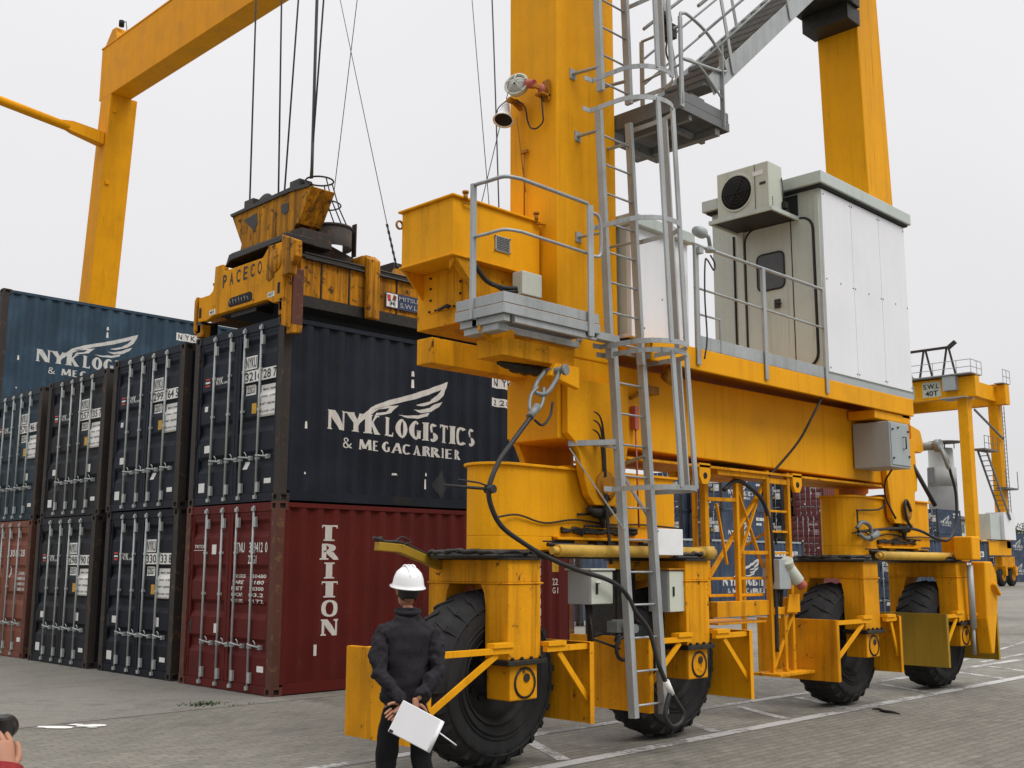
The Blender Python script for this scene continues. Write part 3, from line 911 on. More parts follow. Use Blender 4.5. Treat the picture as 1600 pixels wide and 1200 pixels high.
b.hexa([(5.1, 17.8, 14.12), (5.1, 18.15, 14.12), (5.1, 18.15, 14.5), (5.1, 17.8, 14.5), (4.2, 17.88, 14.28), (4.2, 18.12, 14.28), (4.2, 18.12, 14.6), (4.2, 17.88, 14.6)])
b.hexa([(4.2, 17.88, 14.28), (4.2, 18.12, 14.28), (4.2, 18.12, 14.6), (4.2, 17.88, 14.6), (3.75, 17.95, 14.42), (3.75, 18.05, 14.42), (3.75, 18.05, 14.55), (3.75, 17.95, 14.55)])
b.build('tie_strut', YL, crane)

# ---- sill beam with walkway deck
b = KB()
b.prism([(-1.03, 2.88), (6.18, 2.80), (6.18, 3.72), (-1.03, 3.66)], 'y', -6.09, -5.47)
sill = b.build('sill_beam', M['yellow'], crane, .012)
b = KB(); b.box(-.08, 5.2, -6.13, -5.43, 2.755, 2.78)
b.build('bottom_flange', M['yellow_worn'], sill)
b = KB()
b.box(-.13, 5.42, -6.5, -5.30, 3.80, 3.89)
b.box(-.13, 5.45, -6.505, -6.47, 3.67, 3.895); b.box(5.42, 6.25, -6.1, -5.4, 3.74, 3.88)
b.box(4.42, 5.2, -6.47, -6.11, 3.56, 3.665)
b.build('walkway_deck', YL, sill, .008)
b = KB()
for x in (1.22, 3.08): b.prism([(x - .1, 2.80), (x + .1, 2.80), (x + .1, 2.66), (x + .05, 2.58), (x - .05, 2.58), (x - .1, 2.66)], 'y', -6.13, -6.09)
for x in (1.22, 3.08): b.cyl((x, -6.136, 2.67), (x, -6.129, 2.67), .035, 12, 1)
build_each(b, 'jacking_lug', [YL, M['dark']], sill, .004)
# end bracket with shackle pin
b = KB(); b.hexa([(6.18, -6.12, 3.30), (6.55, -6.08, 3.30), (6.55, -5.6, 3.30), (6.18, -5.5, 3.30), (6.18, -6.12, 3.66), (6.55, -6.08, 3.62), (6.55, -5.6, 3.62), (6.18, -5.5, 3.66)])
b.hexa([(6.55, -6.08, 3.30), (6.82, -6.0, 3.36), (6.82, -5.7, 3.36), (6.55, -5.6, 3.30), (6.55, -6.08, 3.62), (6.80, -6.0, 3.50), (6.80, -5.7, 3.50), (6.55, -5.6, 3.62)])
b.build('end_bracket', YL, sill, .01)
b = KB(); b.cyl((6.84, -6.2, 3.42), (6.84, -5.6, 3.42), .06, 14); b.cyl((6.84, -6.24, 3.42), (6.84, -6.16, 3.42), .09, 14)
b.build('shackle_pin', M['shackle'], sill)
# clevis knees
def knee(cx, P):
    b = KB()
    P = [(-.40, 3.45)] + P + [(.48, 3.45)]
    b.prism([(cx + x, z) for x, z in P], 'y', -5.46, -5.39); b.build('clevis_plate', YL, crane, .006)
    b = KB(); b.prism([(cx + x, z) for x, z in P], 'y', -6.17, -6.095)
    o = b.build('clevis_plate', YL, crane, .006)
    b = KB(); b.cyl((cx + .12, -6.21, 2.47), (cx + .12, -5.35, 2.47), .085, 18); b.lathe([(.085, -6.19), (.14, -6.19), (.14, -6.172), (.085, -6.172)], (cx + .12, 0, 2.47), 'y', 20)
    b.build('pivot_pin', M['yellow_greasy'], o)
    b = KB()
    P = [(cx - .08 + .045 * i, -6.13 + random.uniform(-.01, .02), 2.265 - .05 * math.sin(PI * i / 9) + random.uniform(-.012, .012)) for i in range(10)]
    b.tube(spline(P, 3), [.02 + .03 * math.sin(PI * i / 27) + random.uniform(0, .012) for i in range(28)], 8); b.tube([(cx + .13, -6.12, 2.24), (cx + .14, -6.12, 2.08)], [.06, .012], 8)
    b.build('grease_lump', M['grease_and_black'], o)
knee(-.58, [(-.40, 2.93), (-.30, 2.86), (-.235, 2.74), (-.19, 2.56), (-.12, 2.38), (-.03, 2.29), (.30, 2.29), (.38, 2.36), (.44, 2.72), (.48, 2.95)])
knee(5.66, [(-.38, 2.93), (-.33, 2.62), (-.28, 2.36), (-.20, 2.29), (.34, 2.29), (.40, 2.36), (.42, 2.72), (.50, 2.75), (.52, 2.95)])

# ---- bogies
def stadium(x0, x1, y0, y1, n=10):
    r = (y1 - y0) / 2; cy = (y0 + y1) / 2; P = []
    for i in range(n + 1):
        a = PI / 2 + PI * i / n; P.append((x0 + r + r * math.cos(a), cy + r * math.sin(a)))
    return P + [(x1, y0), (x1, y1)]
def bogie(xa, xb, x0, x1):
    b = KB()
    P = stadium(x0, x1, -6.06, -5.56)
    b.prism(P, 'z', 1.99, 2.60)
    b.prism(stadium(x0 - .03, x1 + .03, -6.09, -5.53), 'z', 2.60, 2.625)
    b.box(x0 + .75, x1 - .4, -6.11, -5.50, 1.965, 1.99)
    b.prism(stadium(x0, x0 + .72, -6.06, -5.56), 'z', 1.87, 1.99); b.box(x1 - .55, x1, -6.04, -5.58, 1.87, 1.965)
    b.box(x0 + 1.02, x0 + 1.2, -6.07, -5.6, 1.86, 1.965); b.box(x0 + 1.75, x0 + 1.95, -6.07, -5.6, 1.86, 1.965)
    b.hexa([(x0 + .85, -6.05, 2.625), (x0 + 1.45, -6.05, 2.625), (x0 + 1.45, -5.75, 2.625), (x0 + .85, -5.75, 2.625), (x0 + .85, -6.05, 2.635), (x0 + 1.45, -6.05, 2.70), (x0 + 1.45, -5.75, 2.70), (x0 + .85, -5.75, 2.635)])
    eq = b.build('bogie_beam', YL, crane, .01)
    b = KB()
    xm = (x0 + x1) / 2
    b.tube(spline([(x0 - .02, -6.10, 2.14), (x0 + .25, -6.09, 2.17), (x0 + .6, -6.08, 2.11), (x0 + 1.0, -6.085, 2.15), (x0 + 1.5, -6.08, 2.12), (x0 + 2.0, -6.085, 2.13), (x0 + 2.6, -6.08, 2.11)], 5), .009, 5)
    b.tube(spline([(x0 + 1.05, -6.08, 2.2), (x0 + 1.3, -6.085, 2.215), (x0 + 1.36, -6.085, 2.25), (x0 + 1.37, -6.085, 2.36)], 4), .012, 5)
    b.tube(spline([(x0 + 1.1, -6.08, 2.0), (x0 + 1.12, -6.1, 2.08), (x0 + 1.2, -6.1, 2.1), (x0 + 1.9, -6.1, 2.08)], 4), .012, 5)
    b.build('hydraulic_line', M['cable'], eq)
    b = KB()
    for k in range(3):
        P = [(xm - .45 + i * .09, -6.075 - random.uniform(0, .012), 2.035 + .012 * k + random.uniform(-.012, .016)) for i in range(13)]
        b.tube(spline(P, 3), [.008 + random.uniform(0, .014) for _ in range(37)], 7)
    b.build('grease_lump', M['grease_and_black'], eq)
    b = KB(); b.tube([(xa + .55, -6.28, 1.865), (xb + .48, -6.28, 1.865)], .055, 14); b.cyl((xa + .48, -6.28, 1.865), (xa + .58, -6.28, 1.865), .035, 10)
    b.cyl((xb + .36, -6.28, 1.80), (xb + .36, -6.28, 1.93), .09, 10)
    b.build('steering_rod', M['pipe_yellow'], crane)
    b = KB(); b.box(xa + .55, xb + .1, -6.0, -5.6, 1.80, 1.86); b.tube([(xa + .6, -6.12, 1.92), (xb, -6.12, 1.91)], .02, 6); b.tube([(xa + .6, -6.05, 1.95), (xb, -6.06, 1.94)], .014, 6)
    for i in range(9): b.box(xa + .7 + i * .17, xa + .78 + i * .17, -6.18, -6.05, 1.83, 1.90 + random.uniform(0, .05))
    b.build('drive_gear', M['grease_and_black'], crane)
    for xc in (xa, xb if xb < 2 else 6.86):
        b = KB()
        b.lathe([(.0, 1.79), (.44, 1.79), (.46, 1.80), (.46, 1.83), (.40, 1.84), (.40, 1.868), (0, 1.868)], (xc, -5.93, 0), 'z', 28)
        for i in range(22):
            a = 2 * PI * i / 22; b.cyl((xc + .43 * math.cos(a), -5.93 + .43 * math.sin(a), 1.83), (xc + .43 * math.cos(a), -5.93 + .43 * math.sin(a), 1.852), .018, 6)
        P = [(xc + (.44 + random.uniform(-.02, .03)) * math.cos(a), -5.93 + (.44 + random.uniform(-.02, .03)) * math.sin(a), 1.845 + random.uniform(-.012, .014)) for a in [PI * .7 + PI * 1.25 * i / 30 for i in range(31)]]
        b.tube(spline(P, 2), [.014 + random.uniform(0, .012) for _ in range(61)], 7)
        b.build('slewing_ring', M['grease_and_black'], crane)
bogie(-1.80, .62, -1.80, .76); bogie(4.20, 6.62, 4.42, 6.70)

def fork(xc, extra=False):
    w = .19
    b = KB()
    b.box(xc - w, xc + w, -6.42, -5.44, 1.60, 1.785)
    b.box(xc - w - .01, xc + w + .03, -6.43, -5.43, 1.585, 1.60)
    b.prism([(-6.42, 1.585), (-6.42, .985), (-6.15, .985), (-6.15, 1.42), (-6.13, 1.52), (-6.09, 1.585)], 'x', xc - w, xc + w)
    b.prism([(-5.44, 1.585), (-5.44, .70), (-5.67, .70), (-5.66, 1.42), (-5.68, 1.52), (-5.71, 1.585)], 'x', xc - w, xc + w)
    f = b.build('wheel_fork', M['yellow_worn'], crane, .008)
    b = KB(); b.box(xc - w - .03, xc + w + .08, -6.45, -5.42, 1.786, 1.800); b.build('grease_plate', M['grease_and_black'], f)
    b = KB(); b.box(xc - w - .035, xc + w + .035, -6.46, -6.13, .945, .985)
    for i in (-.16, -.05, .06, .17): b.cyl((xc + i, -6.44, .985), (xc + i, -6.44, 1.01), .016, 6)
    b.build('flange', M['grease_and_black'], f, .006)
    b = KB(); b.box(xc - .16, xc + .16, -6.41, -6.14, .665, .945)
    hb = b.build('hub_box', M['yellow_worn'], f, .012)
    b = KB(); b.lathe([(.105, -6.418), (.125, -6.418), (.125, -6.405), (.105, -6.405)], (xc + .01, 0, .80), 'y', 22); b.cyl((xc + .03, -6.42, .84), (xc + .03, -6.40, .84), .035, 10)
    b.build('hub_ring', M['grease_and_black'], hb)
    if extra:
        b = KB(); b.prism([(xc + w + .06, 1.02), (xc + w + .16, .55), (xc + w + .25, .55), (xc + w + .52, 1.35), (xc + w + .50, 1.62), (xc + w + .36, 1.80), (xc + w + .1, 1.80)], 'y', -6.62, -6.43)
        b.bar((xc + w + .26, -6.66, 1.5), (xc + w + .44, -6.66, 1.34), .06, .05); b.box(xc - .1, xc + .18, -6.62, -6.36, 1.82, 2.14)
        b.prism([(xc + .1, 2.14), (xc + .42, 1.86), (xc + .5, 1.80), (xc + .12, 1.80)], 'y', -6.34, -6.1)
        b.build('travel_motor_cover', YL, f, .02)
        b = KB(); b.tube([(xc + .02, -6.52, 1.75), (xc + .06, -6.5, .9)], .045, 10); b.tube([(xc + .06, -6.5, .95), (xc + .10, -6.48, .55)], .025, 8)
        b.build('hydraulic_ram', M['galv'], f)
    return f
def make_wheel(xc):
    cy, cz = -5.915, .81; hw = .215
    b = KB()
    prof_ = [(.33, -hw * .55), (.36, -hw * .88), (.42, -hw * 1.02), (.54, -hw * 1.10), (.62, -hw * 1.02), (.675, -hw * .84), (.703, -hw * .5), (.713, 0), (.703, hw * .5), (.675, hw * .84), (.62, hw * 1.02), (.54, hw * 1.10), (.42, hw * 1.02), (.36, hw * .88), (.33, hw * .55)]
    b.lathe(prof_, (xc, cy, cz), 'y', 56)
    n = 26
    for i in range(n):
        for side in (-1, 1):
            a = 2 * PI * (i + (.5 if side > 0 else 0)) / n
            def P(t, r, y): return (xc + r * math.cos(a + t), cy + y, cz + r * math.sin(a + t))
            y0, y1 = side * .02, side * .16
            q = []
            for dr in (-.03, .016): q += [P(-.035, .713 + dr, y0), P(.008, .713 + dr, y0), P(.100, .686 + dr, y1), P(.030, .686 + dr, y1)]
            b.hexa(q)
            q = []
            for r, ya, yb in ((.585, .19, .238), (.695, .13, .190)): q += [P(.030, r, side * ya), P(.100, r, side * ya), P(.100, r, side * yb), P(.030, r, side * yb)]
            b.hexa(q)
    for r in (.44, .475, .60): b.lathe([(r, -hw * 1.02), (r + .006, -hw * 1.135), (r + .012, -hw * 1.02)], (xc, cy, cz), 'y', 56)
    ty = b.build('tyre', M['rubber'], None)
    b = KB()
    b.lathe([(.335, -hw * .62), (.375, -hw * .95), (.365, -hw * .99), (.32, -hw * .7), (.30, -hw * .2), (.22, -.02), (.12, -.02), (.12, -.12), (0, -.12)], (xc, cy, cz), 'y', 40)
    b.lathe([(.335, hw * .62), (.375, hw * .95), (.32, hw * .7), (.30, hw * .2), (.0, .02)], (xc, cy, cz), 'y', 40)
    for i in range(10):
        a = 2 * PI * i / 10; b.cyl((xc + .17 * math.cos(a), cy - .05, cz + .17 * math.sin(a)), (xc + .17 * math.cos(a), cy - .015, cz + .17 * math.sin(a)), .018, 6)
    rm = b.build('rim', M['rim'], None)
    b = KB(); b.cyl((xc, -6.14, cz), (xc, -5.67, cz), .07, 14); ax = b.build('axle', M['grease_and_black'], None)
    root = bpy.data.objects.new('wheel', None); C.objects.link(root); root.parent = crane; root.empty_display_size = .1
    for o in (ty, rm, ax):
        for v in o.data.vertices: v.co -= crane.location
        o.parent = root
    return root
for i, xc in enumerate((-1.80, .62, 4.20, 6.86)):
    fork(xc, i == 3); make_wheel(xc)

# far side bogies carry the far legs (mostly hidden behind the stacks)
for xc in (-.6, 5.5):
    b = KB(); b.box(xc - 1.4, xc + 1.4, 19.05, 19.6, .9, 1.6)
    fb = b.build('bogie_beam', YL, crane, .01)
    for dx in (-1, 1):
        b = KB(); b.lathe([(.3, -.2), (.66, -.22), (.73, -.15), (.73, .15), (.66, .22), (.3, .2)], (xc + dx, 19.3, .81), 'y', 30)
        b.build('tyre', M['rubber'], fb)

# ---- mudguard boards in front of and behind every tyre
def guard(x, y0, y1, z0, z1, xw, mat, br=True):
    """x of the board, xw = x of the fork it is braced to"""
    s_ = 1 if xw > x else -1
    b = KB()
    b.box(x - .006, x + .006, y0, y1, z0, z1)
    b.box(x if s_ > 0 else x - .055, x + .055 if s_ > 0 else x, y0 - .006, y0, z0, z1)
    b.box(x if s_ > 0 else x - .05, x + .05 if s_ > 0 else x, y0, y1, z1, z1 + .006)
    o = b.build('mudguard', M[mat], crane)
    b = KB()
    xf = xw - s_ * .19
    for y in (y0 + .05,) if br else ():
        b.bar((xf, y, z1 - .03), (x, y, z1 - .03), .05, .045)
        b.bar((xf - s_ * .16, y, z1 - .06), (x + s_ * .02, y, z0 + .20), .05, .018, up=(0, 1, 0))
        b.box(min(xf, xf - s_ * .22), max(xf, xf - s_ * .22), y - .04, y + .05, z1 - .005, z1 + .03)
    for y in (y1 - .06,) if br else ():
        b.bar((xf, y, z1 - .03), (x, y, z1 - .03), .05, .045)
    if br: build_each(b, 'mudguard_brace', M['yellow'], o)
guard(-2.93, -6.50, -5.55, .42, 1.10, -1.80, 'yellow_worn')
guard(-1.06, -6.52, -5.55, .42, 1.09, -1.80, 'yellow_worn')
guard(-.27, -6.50, -5.55, .43, 1.08, .62, 'yellow_worn')
guard(1.40, -6.52, -5.55, .42, 1.09, .62, 'yellow')
guard(3.12, -6.52, -5.50, .46, 1.13, 4.20, 'yellow_worn')
guard(4.72, -6.52, -5.50, .46, 1.13, 4.20, 'yellow_worn')
guard(6.06, -6.50, -5.50, .43, 1.11, 6.86, 'olive')
guard(7.78, -6.50, -5.50, .43, 1.07, 6.86, 'olive')
# bracket arm reaching out from the first fork
b = KB(); b.bar((-1.98, -5.58, 1.73), (-2.44, -5.58, 1.875), .07, .075); b.bar((-2.44, -5.58, 1.875), (-2.68, -5.58, 1.89), .07, .07)
o = b.build('bracket_arm', M['olive'], crane, .006)
b = KB(); b.tube(spline([(-2.05, -5.58, 1.80), (-2.25, -5.58, 1.87), (-2.42, -5.57, 1.925), (-2.6, -5.58, 1.93), (-2.72, -5.58, 1.96)], 5), .014, 5); b.tube(spline([(-2.5, -5.58, 1.92), (-2.4, -5.56, 1.97), (-2.3, -5.56, 1.93), (-2.4, -5.6, 1.91)], 4), .008, 5); b.cyl((-2.65, -5.58, 1.92), (-2.65, -5.58, 1.97), .025, 8)
b.build('cable', M['cable'], o)
b = KB(); b.prism([(-5.83, 1.40), (-5.68, 1.40), (-5.72, 1.565), (-5.79, 1.565)], 'x', -1.80, -1.78)
b.build('red_flag', M['pink'], crane)

# ---- drive box on the corner
b = KB(); b.box(-2.17, -1.06, -5.90, -5.20, 4.425, 4.94)
b.box(-2.20, -1.07, -5.93, -5.17, 4.94, 4.962); b.box(-2.19, -1.06, -5.92, -5.18, 4.405, 4.425)
b.box(-1.75, -1.45, -5.75, -5.4, 4.962, 4.99)
drv = b.build('drive_box', YL, crane, .008)
b = KB(); b.box(-1.66, -1.47, -5.915, -5.90, 4.555, 4.70)
for i in range(8): b.box(-1.645, -1.485, -5.922, -5.914, 4.570 + i * .016, 4.578 + i * .016, 1)
for x in (-1.665, -1.475):
    for z in (4.558, 4.692): b.cyl((x, -5.925, z), (x, -5.91, z), .008, 6, 1)
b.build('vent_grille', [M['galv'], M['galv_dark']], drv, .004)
b = KB(); b.box(-1.90, -1.06, -5.82, -5.12, 3.88, 4.405); b.prism([(-5.90, 4.405), (-5.82, 4.30), (-5.82, 4.405)], 'x', -2.14, -2.12)
b.prism([(-2.14, 4.405), (-1.90, 4.16), (-1.90, 4.405)], 'y', -5.20, -5.18); b.prism([(-2.14, 4.405), (-1.90, 4.16), (-1.90, 4.405)], 'y', -5.90, -5.82)
b.box(-1.908, -1.90, -5.74, -5.30, 4.02, 4.36)
for i in range(6):
    y = -5.73 + i * .085
    b.cyl((-1.925, y, 4.035), (-1.90, y, 4.035), .012, 6, 1)
for z in (4.14, 4.25, 4.35): b.cyl((-1.925, -5.725, z), (-1.90, -5.725, z), .012, 6, 1); b.cyl((-1.925, -5.32, z), (-1.90, -5.32, z), .012, 6, 1)
b.tube([(-1.93, -5.45, 4.03), (-1.96, -5.5, 4.02), (-1.96, -5.6, 4.04), (-1.93, -5.62, 4.03)], .018, 6, 1)
b.build('gear_housing', [M['yellow_worn'], M['grease_and_black']], crane, .006)
b = KB()
for x, y, z in ((-2.05, -5.93, 4.96), (-1.14, -5.93, 4.98)):
    b.cyl((x, y, z - .03), (x, y, z + .03), .02, 8); b.cyl((x, y, z + .03), (x, y, z + .05), .03, 8); b.bar((x, y, z - .06), (x + .12, y - .01, z - .05), .02, .01)
b.lathe([(.03, -.008), (.045, -.008), (.045, .008), (.03, .008)], (-2.19, -5.19, 4.83), 'y', 12)
build_each(b, 'latch', M['yellow_greasy'], drv)
b = KB(); b.box(-1.46, -1.20, -6.06, -5.93, 4.16, 4.38)
jb = b.build('junction_box', M['cream'], crane, .008)
b = KB(); b.tube(spline([(-1.95, -5.93, 4.38), (-1.8, -5.93, 4.25), (-1.66, -5.95, 4.21), (-1.55, -5.97, 4.21), (-1.46, -5.98, 4.22)], 5), .022, 6); b.tube(spline([(-1.75, -5.95, 4.22), (-1.6, -5.96, 4.18), (-1.46, -6.0, 4.19)], 4), .012, 6)
b.build('cable', M['cable'], jb)

# ---- small service platform, galvanised
b = KB()
b.box(-2.14, -.92, -6.52, -6.505, 3.80, 3.885); b.box(-2.14, -.92, -6.505, -6.49, 3.895, 3.985)
b.box(-2.155, -2.14, -6.52, -5.92, 3.80, 3.885); b.box(-2.14, -2.125, -6.49, -5.92, 3.895, 3.985)
b.box(-2.12, -.80, -6.16, -6.10, 3.74, 3.80); b.box(-2.0, -.95, -6.50, -6.46, 3.74, 3.80); b.box(-1.10, -.62, -6.50, -6.40, 3.76, 3.83); b.box(-2.12, -2.05, -6.49, -5.95, 3.74, 3.80)
b.box(-2.10, -1.98, -6.40, -5.98, 3.68, 3.74)
plat = b.build('service_platform', M['galv'], crane, .004)
b = KB()
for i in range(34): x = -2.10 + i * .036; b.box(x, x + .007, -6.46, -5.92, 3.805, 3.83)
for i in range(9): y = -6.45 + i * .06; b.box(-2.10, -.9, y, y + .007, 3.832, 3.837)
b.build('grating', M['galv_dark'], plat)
b = KB()
def handrail(b, z, zc, r=.018):
    b.tube([(-2.14, -6.13, z), (-2.12, -6.2, z + .01)] + spline([(-2.10, -6.26, z + .015), (-2.07, -6.44, z + .02), (-1.93, -6.50, z + .02)], 4) + [(-1.06, -6.50, z + .01)], r, 8)
handrail(b, 4.99, 0); handrail(b, 4.52, 0, .015)
b.box(-2.165, -2.115, -6.145, -6.115, 3.80, 5.0)
b.box(-1.09, -1.02, -6.535, -6.515, 3.76, 4.98); b.box(-1.05, -1.03, -6.515, -6.49, 3.80, 4.96)
b.tube(spline([(-1.02, -6.52, 4.92), (-.93, -6.52, 4.90), (-.90, -6.52, 4.80), (-.90, -6.52, 4.62), (-.92, -6.52, 4.53), (-1.02, -6.52, 4.51)], 5), .016, 8)
b.build('handrail', M['galv'], plat)
b = KB(); b.box(-2.22, -1.03, -5.70, -5.50, 3.47, 3.70); b.box(-1.95, -1.03, -6.30, -5.98, 3.50, 3.66)
b.prism([(-2.12, 3.76), (-2.12, 3.70), (-1.85, 3.56), (-1.70, 3.66), (-1.70, 3.76)], 'y', -6.20, -6.17)
b.build('platform_bracket', M['yellow_worn'], plat, .008)
b = KB()
b.tube(spline([(-1.75, -6.05, 3.50), (-1.55, -6.08, 3.47), (-1.35, -6.10, 3.48), (-1.15, -6.11, 3.52), (-1.0, -6.12, 3.56)], 5), [.02 + .035 * math.sin(PI * i / 20) + random.uniform(0, .02) for i in range(21)], 8)
b.build('grease_lump', M['grease_and_black'], plat)

# ---- tie-down shackle and wire
b = KB(); b.prism([(-1.42, 3.38), (-1.34, 3.50), (-1.26, 3.50), (-1.03, 3.50), (-1.03, 3.3)], 'y', -6.36, -6.30)
b.prism([(-1.03, 3.5), (-.75, 3.12), (-.70, 3.12), (-.98, 3.55)], 'y', -6.115, -6.10)
lug = b.build('tie_down_lug', YL, crane, .01)
b = KB()
b.tube(spline([(-1.38, -6.26, 3.43), (-1.50, -6.28, 3.32), (-1.58, -6.33, 3.22), (-1.52, -6.40, 3.20), (-1.42, -6.42, 3.32), (-1.33, -6.40, 3.44)], 6), .021, 8)
b.cyl((-1.37, -6.24, 3.43), (-1.33, -6.46, 3.43), .03, 10); b.cyl((-1.325, -6.47, 3.43), (-1.33, -6.44, 3.43), .05, 10)
b.tube(spline([(-1.50, -6.36, 3.26), (-1.56, -6.40, 3.12), (-1.66, -6.42, 3.03), (-1.72, -6.40, 3.05), (-1.66, -6.36, 3.18), (-1.56, -6.34, 3.26)], 5), .015, 7)
b.tube([(-1.64, -6.41, 3.08), (-1.76, -6.44, 2.97)], .034, 10)
b.build('shackle', M['shackle'], lug)
b = KB(); b.tube(spline([(-1.74, -6.44, 2.98), (-1.98, -6.45, 2.74), (-2.14, -6.45, 2.56), (-2.24, -6.45, 2.36), (-2.22, -6.45, 2.21), (-2.10, -6.45, 2.05), (-1.87, -6.45, 1.93), (-1.58, -6.46, 1.81), (-1.20, -6.47, 1.70), (-.82, -6.50, 1.61), (-.62, -6.52, 1.50), (-.50, -6.54, 1.33), (-.36, -6.58, 1.16), (-.30, -6.62, .90), (-.22, -6.64, .72)], 8), .021, 8)
b.tube(spline([(-1.70, -6.44, 2.95), (-1.58, -6.42, 2.92), (-1.46, -6.40, 3.02), (-1.42, -6.39, 3.14)], 5), .012, 6)
b.tube([(-2.50, -6.20, 2.37), (-2.22, -6.46, 2.34)], .014, 6); b.cyl((-2.235, -6.5, 2.34), (-2.235, -6.41, 2.34), .035, 8); b.tube([(-2.4, -6.25, 2.42), (-2.3, -6.40, 2.39), (-2.24, -6.45, 2.36)], .008, 5)
b.tube(spline([(-.13, -6.65, .60), (-.07, -6.66, .52), (-.0, -6.67, .42), (-.06, -6.67, .34), (-.17, -6.66, .33), (-.24, -6.65, .42), (-.20, -6.65, .55), (-.16, -6.65, .62)], 6), .022, 8)
wr = b.build('tie_down_wire', M['cable'], lug)
b = KB(); b.tube([(-.215, -6.645, .72), (-.145, -6.652, .60)], .030, 10)
b.build('wire_sleeve', M['white_dirty'], wr)
b = KB(); b.tube(spline([(6.84, -6.2, 3.40), (6.86, -6.3, 3.22), (6.98, -6.3, 3.02), (7.10, -6.3, 2.75), (7.05, -6.3, 2.35), (6.80, -6.3, 2.11), (6.42, -6.3, 2.10), (6.0, -6.2, 2.22), (5.4, -6.15, 2.22), (4.5, -6.13, 2.16)], 7), .020, 8)
b.tube([(6.10, -6.15, 3.10), (6.40, -6.3, 2.55)], .03, 8)
wr2 = b.build('tie_down_wire', M['cable'], crane)
b = KB(); b.tube(spline([(6.84, -6.22, 3.42), (6.80, -6.3, 3.25), (6.86, -6.32, 3.1), (6.93, -6.3, 3.2), (6.86, -6.22, 3.4)], 5), .028, 8)
b.tube(spline([(4.45, -6.14, 2.20), (4.55, -6.16, 2.28), (4.75, -6.16, 2.24), (4.80, -6.15, 2.12), (4.65, -6.15, 2.08), (4.5, -6.14, 2.14)], 5), .026, 8); b.cyl((4.75, -6.16, 2.08), (4.95, -6.16, 2.15), .045, 8)
build_each(b, 'shackle', M['shackle'], wr2)
b = KB()
for z, xx in ((3.15, -.72), (3.07, -.73), (2.98, -.74)):
    b.cyl((xx, -6.14, z), (xx, -6.09, z), .028, 8); b.tube(spline([(xx, -6.14, z), (xx + .09, -6.16, z + .01), (xx + .20, -6.17, z - .04), (xx + .24, -6.18, z - .25), (xx + .25, -6.2, 2.3), (xx + .28, -6.22, 1.75)], 6), .010, 6)
b.build('cable', M['cable'], crane)

# ---- caged ladder in three lengths
def hoop(b, z, xc, y0, r, w=.045, t=.008, ear=.10):
    P = [(xc - r, y0 + .02, z)] + [(xc + r * math.cos(a), y0 - .30 + .0 + r * math.sin(a) * 1.0, z) for a in [PI + PI * i / 14 for i in range(15)]] + [(xc + r, y0 + .02, z)]
    for p, q in zip(P, P[1:]): b.bar(p, q, t, w)
    b.bar((xc - r - ear, y0 + .03, z), (xc - r, y0 + .02, z), t, w)
    return P
def ladder(x0, x1, z0, z1, lean, hoops, rz0, straps, sw=.045):
    """x0,x1 stile positions; lean = y offset of the foot"""
    yt = -6.36
    root = None
    b = KB()
    def Y(z): return yt - lean * (z1 - z) / (z1 - z0)
    dx = lean * .9 if lean < .1 else 0.
    def X(x, z): return x + dx * (z1 - z) / (z1 - z0)
    for x in (x0, x1): b.bar((X(x, z0), Y(z0), z0), (x, yt, z1), sw, .075, up=(0, 1, 0))
    st = b.build('ladder', M['galv'], crane, .003)
    b = KB(); z = rz0
    while z < z1:
        b.tube([(X(x0, z), Y(z), z), (X(x1, z), Y(z), z)], .0105, 6); z += .29
    build_each(b, 'rung', M['galv'], st)
    b = KB(); r = (x1 - x0) / 2 + .10; xc = (x0 + x1) / 2
    for h in hoops: hoop(b, h, X(xc, h), Y(h), r)
    if straps:
        for k in range(3):
            a = PI * (1.40, 1.67, 1.93)[k]
            p = []
            for h in (min(hoops), max(hoops)): p.append((X(xc, h) + (r - .006) * math.cos(a), Y(h) - .30 + (r - .006) * math.sin(a), h))
            b.bar(p[0], p[1], .055 if abs(math.sin(a)) > .6 else .02, .02 if abs(math.sin(a)) > .6 else .055, up=(0, 1, 0))
    if hoops: b.build('safety_cage', M['galv'], st)
    b = KB()
    for h in [z0 + .25, (z0 + z1) / 2, z1 - .2]:
        if h > 3.7 and h < 16:
            for x in (x0, x1): b.bar((x - .02, -6.10, h), (X(x, h), Y(h), h), .05, .012)
            b.box(x0 - .06, x0 + .02, -6.115, -6.10, h - .05, h + .05)
    if b.v: build_each(b, 'wall_bracket', M['galv'], st)
    return st
ladder(-.79, -.36, 6.22, 9.0, .05, (6.30, 7.3, 8.3, 8.95), 6.32, True)
ladder(-.72, -.26, 3.62, 6.05, .06, (3.72, 4.86, 6.02), 3.78, True)
lo = ladder(-.56, -.13, .42, 3.78, .19, (2.42, 3.66), .52, True, .062)
b = KB()
b.bar((-.60, -6.10, 2.86), (-.60, -6.42, 2.80), .06, .02); b.bar((-.12, -6.10, 2.70), (-.16, -6.42, 2.76), .06, .02)
b.bar((-.88, -6.10, 2.80), (-.56, -6.48, 2.05), .07, .012); b.bar((-.20, -6.12, 2.66), (-.08, -6.48, 2.05), .08, .014); b.bar((-.90, -6.10, 2.84), (-.52, -6.44, 2.86), .05, .05)
b.build('ladder_stay', M['galv'], lo)

